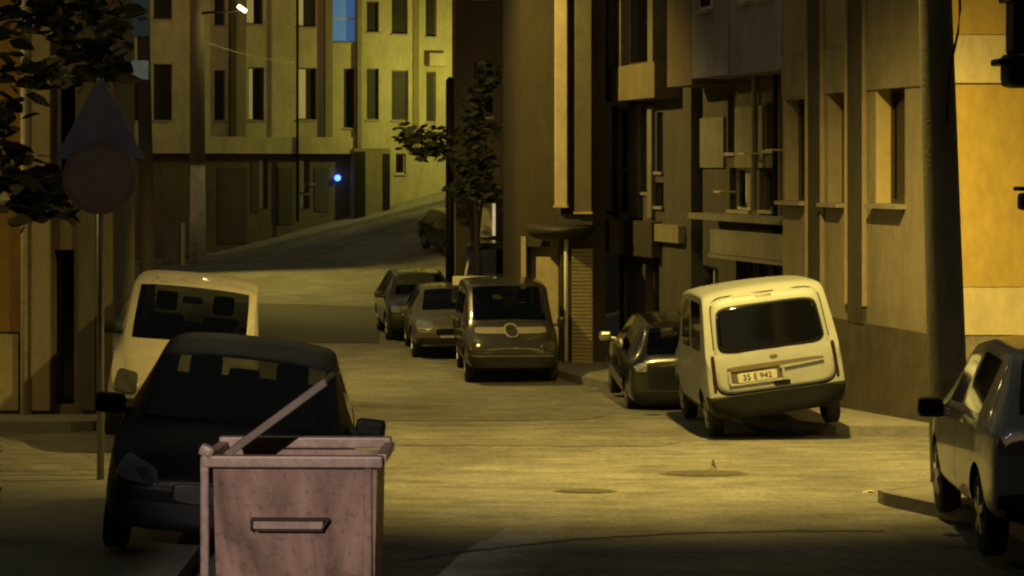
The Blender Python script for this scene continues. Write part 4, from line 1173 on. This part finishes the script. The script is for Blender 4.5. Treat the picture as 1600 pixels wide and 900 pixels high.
# --- car up the side street -----------------------------------------------------------
sx_, sy_ = PX(700, 67), 67.5
c = Car("parked_car", "dark car on the rising side street behind the slim pole", "car", (sx_ + .3, sy_, terrain(sx_, sy_) + .05), R(200), HATCH, 4.0, 1.65, 1.42, M_blk, M_tint, "cars parked along the street", pitch=R(-6))
c.mirrors(M_blk)
for sx in (-1, 1): c.patch("headlight", 'F', [(sx * .74, .62), (sx * .46, .60), (sx * .46, .74), (sx * .70, .76)], M_lens, 4, .01)

# --- white van by the left kerb, facing the viewer -----------------------------------
M_w2 = paint("worn_white_paint", (.33, .30, .245), .5, var=.15, coat=.15)
c = Car("parked_van", "white van with leaf littered roof facing the viewer behind the black car", "van", (-4.22, 26.1, terrain(-3.85, 26) + .13), R(180 + 7), VANW, 4.2, 1.78, 1.90, M_w2, M_tint, "cars parked along the street", roll=-R(6.5), seats=True)
c.mirrors(M_black)
for sx in (-1, 1): c.patch("headlight", 'F', [(sx * .80, .62), (sx * .50, .60), (sx * .52, .84), (sx * .76, .86)], mat("headlight_dull", (.09, .08, .07), .15, metal=.4), 6, .01)
c.patch("bumper", 'F', [(-.84, .3), (.84, .3), (.84, .55), (-.84, .55)], M_lower, 8, .05, thick=.1)
c.patch("grille", 'F', [(-.42, .62), (.42, .62), (.42, .78), (-.42, .78)], M_black, 6, .01)
tube_obj("aerial", [(-.72, 1.2, 1.0), (-.74, 1.15, 1.45)], .008, M_metal, c.root, 6)
M_leafd = mat("dead_leaf", (.10, .07, .02), .8, var=.3)
bm = bmesh.new(); inv = Matrix.Identity(4)
for k in range(26):
    x = random.uniform(-.62, .62); y = random.uniform(-1.6, .45)
    h, nn, i, dd = c.bvh.ray_cast(Vector((x, y, 4)), Vector((0, 0, -1)))
    if h is None: continue
    a = random.random() * 6.28; s_ = random.uniform(.02, .05)
    v = [bm.verts.new(h + Vector((math.cos(a + q) * s_ * (1 if j % 2 else .5), math.sin(a + q) * s_ * (1 if j % 2 else .5), .008 + (0.006 if j % 2 else 0)))) for j, q in enumerate((0, 1.57, 3.14, 4.71))]
    bm.faces.new(v)
lf = bm_obj("fallen_leaves", bm, M_leafd, c.root); lf['kind'] = 'stuff'

# --- black car close by, facing the viewer --------------------------------------------
c = Car("parked_car", "near black car facing the viewer just behind the dumpster", "car", (-2.33, 17.0, terrain(-2.2, 17) + .10), R(180 + 5.0), HATCHW, 4.1, 1.86, 1.52, mat("near_black_paint", (.005, .005, .005), .38, var=.15, spec=.12), M_clear, "cars parked along the street", roll=-R(6.5), seats=True)
c.mirrors(M_black, y=.78, z=1.02, size=(.24, .12, .16))
for sx in (-1, 1): c.patch("headlight", 'F', [(sx * .84, .64), (sx * .50, .60), (sx * .52, .73), (sx * .78, .80)], mat("headlight_lens_dim", (.14, .14, .145), .12, metal=.8, var=.3, scale=30), 4, .01)
c.patch("bumper", 'F', [(-.82, .28), (.82, .28), (.82, .5), (-.82, .5)], M_black, 8, .04, thick=.1)
c.patch("grille", 'F', [(-.4, .50), (.4, .50), (.4, .64), (-.4, .64)], M_darkmetal, 6, .01)
c.plate('F', 0, .44)
for sx in (-.25, .3): c.box("wiper", (sx, 1.12, .985), (.5, .02, .02), M_black, .005, rot=Matrix.Rotation(R(5), 3, 'Z'))

# --- silver car by the thick pole, rear towards the viewer ----------------------------
M_sil = paint("silver_paint", (.30, .29, .28), .35, metal=.35, var=.15)
cx = 4.55; L_ = 4.0; cy = 16.9
c = Car("parked_car", "silver estate car with red light in its rear window beside the thick pole", "car", (cx, cy, terrain(cx, cy) + .05), R(-4.5), SUV, L_, 1.78, 1.66, M_sil, glass_mat("car_glass_smoked", (.10, .10, .10)), "cars parked along the street", wr=.33, pitch=R(-2.2))
c.mirrors(M_black, y=.72, z=.98, size=(.22, .13, .17))
for sx in (-1, 1): c.patch("tail_light", 'B', [(sx * .86, .86), (sx * .66, .84), (sx * .62, 1.02), (sx * .80, 1.06)], mat("tail_light_clear", (.45, .40, .40), .06, metal=.7, var=.3, scale=25), 4, .012)
c.patch("bumper", 'B', [(-.84, .34), (.84, .34), (.84, .56), (-.84, .56)], M_lower, 8, .04, thick=.1)
c.patch("brake_light", 'B', [(-.52, 1.50), (.30, 1.50), (.28, 1.545), (-.50, 1.545)], mat("brake_light_glow", (.5, .03, .02), .3, var=0, emit=(1, .08, .04), es=.7), 8, .012)
c.plate('B', 0, .74)
for y in (-1.05, -.12, .92): c.patch("door_seam", 'L', [(y - .006, .42), (y + .006, .42), (y + .006, .98), (y - .006, .98)], M_black, 10, .001, thick=.004)
for y in (-.55, .35): c.box("door_handle", (-.885, y, .98), (.03, .15, .035), M_chrome, .01)

# ------------------------------------------------------------------ trees and plants
def leafy_mat(name, col):
    m = mat(name, col, .6, var=.4, scale=9)
    return m
def leaves(bm, centers, n, spread, size, squash=.7):
    for _ in range(n):
        c_ = random.choice(centers); v = Vector((random.gauss(0, 1), random.gauss(0, 1), random.gauss(0, 1) * squash)) * spread
        p = Vector(c_) + v; s_ = size * random.uniform(.6, 1.3)
        q = Matrix.Rotation(random.uniform(0, 6.28), 3, 'Z') @ Matrix.Rotation(random.uniform(-1.1, 1.1), 3, 'X') @ Matrix.Rotation(random.uniform(-.6, .6), 3, 'Y')
        pts = [(-.5, 0, 0), (-.15, .28, .04), (.3, .22, .03), (.6, 0, -.06), (.3, -.22, .03), (-.15, -.28, .04)]
        bm.faces.new([bm.verts.new(p + q @ (Vector(a) * s_)) for a in pts])

def tree(name, label, base, trunk, limbs, centers, n, spread, size, lm, bark):
    r = empty(name, base, 0, label, "tree")
    tube_obj("trunk", trunk[0], trunk[1], bark, r, 12)
    bm = bmesh.new()
    for pts, rr in limbs: add_tube(bm, pts, rr, 7)
    bmesh.ops.recalc_face_normals(bm, faces=bm.faces)
    bm_obj("limb", bm, bark, r)
    bm = bmesh.new(); leaves(bm, centers, n, spread, size); bm_obj("crown", bm, lm, r)
    return r
M_bark = mat("bark", (.03, .024, .016), .9, var=.3, scale=10, bump=.6)
M_lfn = leafy_mat("leaf_dark_green", (.045, .05, .022))
M_lfm = leafy_mat("leaf_dusky", (.05, .055, .025))
# near tree hanging into the top corner
bx, by_ = -7.1, 22.3; g = terrain(bx, by_)
def rel(x, y_px, Y): return (PX(x, Y) - bx, Y - by_, PZ(y_px, Y) - g)
cent = []
for x, y, Y in ((20, 20, 22), (70, 30, 22.4), (130, 10, 22.2), (170, 60, 22), (110, 60, 22.3), (30, 90, 22), (60, 130, 22.5), (150, 110, 21.8), (185, 20, 22.4), (10, 170, 22), (15, 250, 22), (45, 285, 22.1), (80, 300, 22), (30, 320, 22), (60, 315, 22.3), (165, 100, 22), (100, 0, 22), (50, -40, 22), (150, -50, 22), (0, 60, 22), (-60, 100, 22), (-60, 250, 22.3), (90, 95, 22), (60, 275, 21.8), (10, 290, 22), (85, 318, 22), (-20, 200, 22.3)):
    cent.append(rel(x, y, Y))
limbs = [([(0, 0, 2.2), (.6, -.1, 2.9), rel(60, 290, 22)], [.07, .04, .012]), ([(0, 0, 2.6), (.5, -.1, 4.2), rel(160, 90, 22)], [.08, .05, .012]), ([(0, 0, 3.2), (.5, 0, 4.8), rel(80, 20, 22)], [.07, .05, .015]), ([(0, 0, 3.0), (.2, 0, 4.8), rel(20, -20, 22)], [.07, .05, .015])]
tree("street_tree", "dark overhanging tree in front of the brown house", (bx, by_, g), ([(0, 0, -.1), (.05, 0, 1.5), (0, 0, 3.4), (.1, 0, 5.0)], [.17, .14, .11, .07]), limbs, cent, 520, .15, .27, M_lfn, M_bark)
# tree at the slim pole
bx, by_ = PX(742, 49.9), 48.0; bx = PX(745, by_); g = terrain(bx, by_)
cent = [rel(x, y, Y) for x, y, Y in ((735, 215, 48), (650, 222, 47.7), (665, 238, 47.8), (690, 235, 48), (745, 240, 48), (750, 270, 48.2), (735, 290, 48), (720, 260, 48), (760, 300, 48), (760, 250, 47.8), (740, 190, 48), (745, 150, 48.2), (760, 120, 48.3), (745, 180, 48), (675, 210, 47.8), (760, 200, 48), (640, 208, 47.8), (720, 300, 48))]
limbs = [([(0, 0, 2.2), rel(700, 245, 48), rel(645, 212, 47.8)], [.05, .03, .01]), ([(0, 0, 2.0), rel(760, 250, 48), rel(755, 130, 48.2)], [.05, .04, .01])]
tree("street_tree", "small dark street tree behind the slim black pole", (bx, by_, g), ([(0, 0, -.1), (.03, 0, 1.5), (-.02, 0, 3.0), (0, 0, 4.2)], [.09, .08, .06, .03]), limbs, cent, 950, .16, .24, M_lfm, M_bark)
# shrub in the near corner
bx, by_ = PX(0, 16.3), 16.3; g = terrain(bx, by_) + .13
r = empty("shrub", (bx - .25, by_, g), 0, "dark shrub on the near unlit pavement", "shrub")
bm = bmesh.new()
for k in range(9):
    a = random.uniform(0, 6.28); add_tube(bm, [(0, 0, 0), (math.cos(a) * .15, math.sin(a) * .15, .4), (math.cos(a) * .32, math.sin(a) * .3, .85)], [.015, .01, .005], 5)
bm_obj("stem", bm, M_bark, r)
bm = bmesh.new(); leaves(bm, [(random.uniform(-.4, .22), random.uniform(-.25, .25), random.uniform(.15, .95)) for _ in range(40)], 900, .06, .07); bm_obj("foliage", bm, leafy_mat("leaf_near_black", (.02, .022, .011)), r); r.scale = (.85, .85, .85)

# ------------------------------------------------------------------ small things on the road
def disc_thing(name, label, cat, x, y, rx, ry, m, mf):
    g = terrain(x, y)
    r = empty(name, (x, y, g), 0, label, cat)
    bm = bmesh.new(); bmesh.ops.create_cone(bm, cap_ends=True, segments=36, radius1=1, radius2=1, depth=.004)
    bmesh.ops.transform(bm, matrix=Matrix.Translation((0, 0, .005)) @ Matrix.Rotation(math.atan(-.04), 4, 'X') @ Matrix.Diagonal((rx, ry, 1, 1)), verts=bm.verts)
    bm_obj("frame", bm, mf, r)
    bm = bmesh.new(); bmesh.ops.create_cone(bm, cap_ends=True, segments=36, radius1=.86, radius2=.86, depth=.004)
    bmesh.ops.transform(bm, matrix=Matrix.Translation((0, 0, .009)) @ Matrix.Rotation(math.atan(-.04), 4, 'X') @ Matrix.Diagonal((rx, ry, 1, 1)), verts=bm.verts)
    bm_obj("cover", bm, m, r)
M_man = mat("manhole_iron", (.09, .078, .05), .8, metal=.1, var=.5, scale=14, bump=.6)
M_manf = mat("manhole_frame_iron", (.13, .115, .08), .8, var=.4, scale=12)
disc_thing("manhole_cover", "dark round manhole cover in the lit road below the white van", "manhole cover", PX(1100, 21.9), 21.9, .48, .30, M_man, M_manf)
disc_thing("manhole_cover", "smaller dim manhole cover nearer the middle of the road", "manhole cover", PX(915, 20.3), 20.3, .31, .19, M_man, M_manf)
def litter(x, y, s_, lab, tall):
    g = terrain(x, y); bm = bmesh.new(); random.seed(int(x * 100))
    pts = [(-.5, 0, 0), (.5, .1, 0), (.35, .05, .5 * tall), (.1, 0, 1.0 * tall), (-.1, .1, .45 * tall)]
    f1 = [bm.verts.new(Vector(p) * s_) for p in pts]; f2 = [bm.verts.new(Vector(p) * s_ + Vector((.01, .05, 0))) for p in pts]
    bm.faces.new(f1); bm.faces.new(f2[::-1])
    for k in range(5): bm.faces.new((f1[k], f1[(k + 1) % 5], f2[(k + 1) % 5], f2[k]))
    o = bm_obj("paper_scrap", bm, mat("litter_white", (.6, .56, .42), .8, var=.2)); o.location = (x, y, g + .003)
    tag(o, lab, "litter")
litter(PX(1113, 22.3), 22.3, .10, "upright white paper scrap behind the larger manhole cover", 1.3)
litter(PX(1357, 20.2), 20.2, .12, "flat white paper scrap beside the kerb corner", .15)
# curved tar joint across the near road
pts = [(PX(x, F * 3.1 / (y - 260)), F * 3.1 / (y - 260)) for x, y in ((640, 885), (720, 872), (800, 860), (900, 846), (1000, 838), (1100, 832), (1250, 829), (1380, 829))]
bm = bmesh.new(); prev = None
for k, (x, y) in enumerate(resample(pts, 50)):
    w = random.uniform(.02, .045); j = random.uniform(-.015, .015)
    cur = [bm.verts.new((x, y - w + j, terrain(x, y) + .005)), bm.verts.new((x, y + w + j, terrain(x, y) + .005))]
    if prev: bm.faces.new((prev[0], cur[0], cur[1], prev[1]))
    prev = cur
tag(bm_obj("road_joint", bm, mat("tar", (.02, .018, .015), .6, var=.1)), kind='structure')
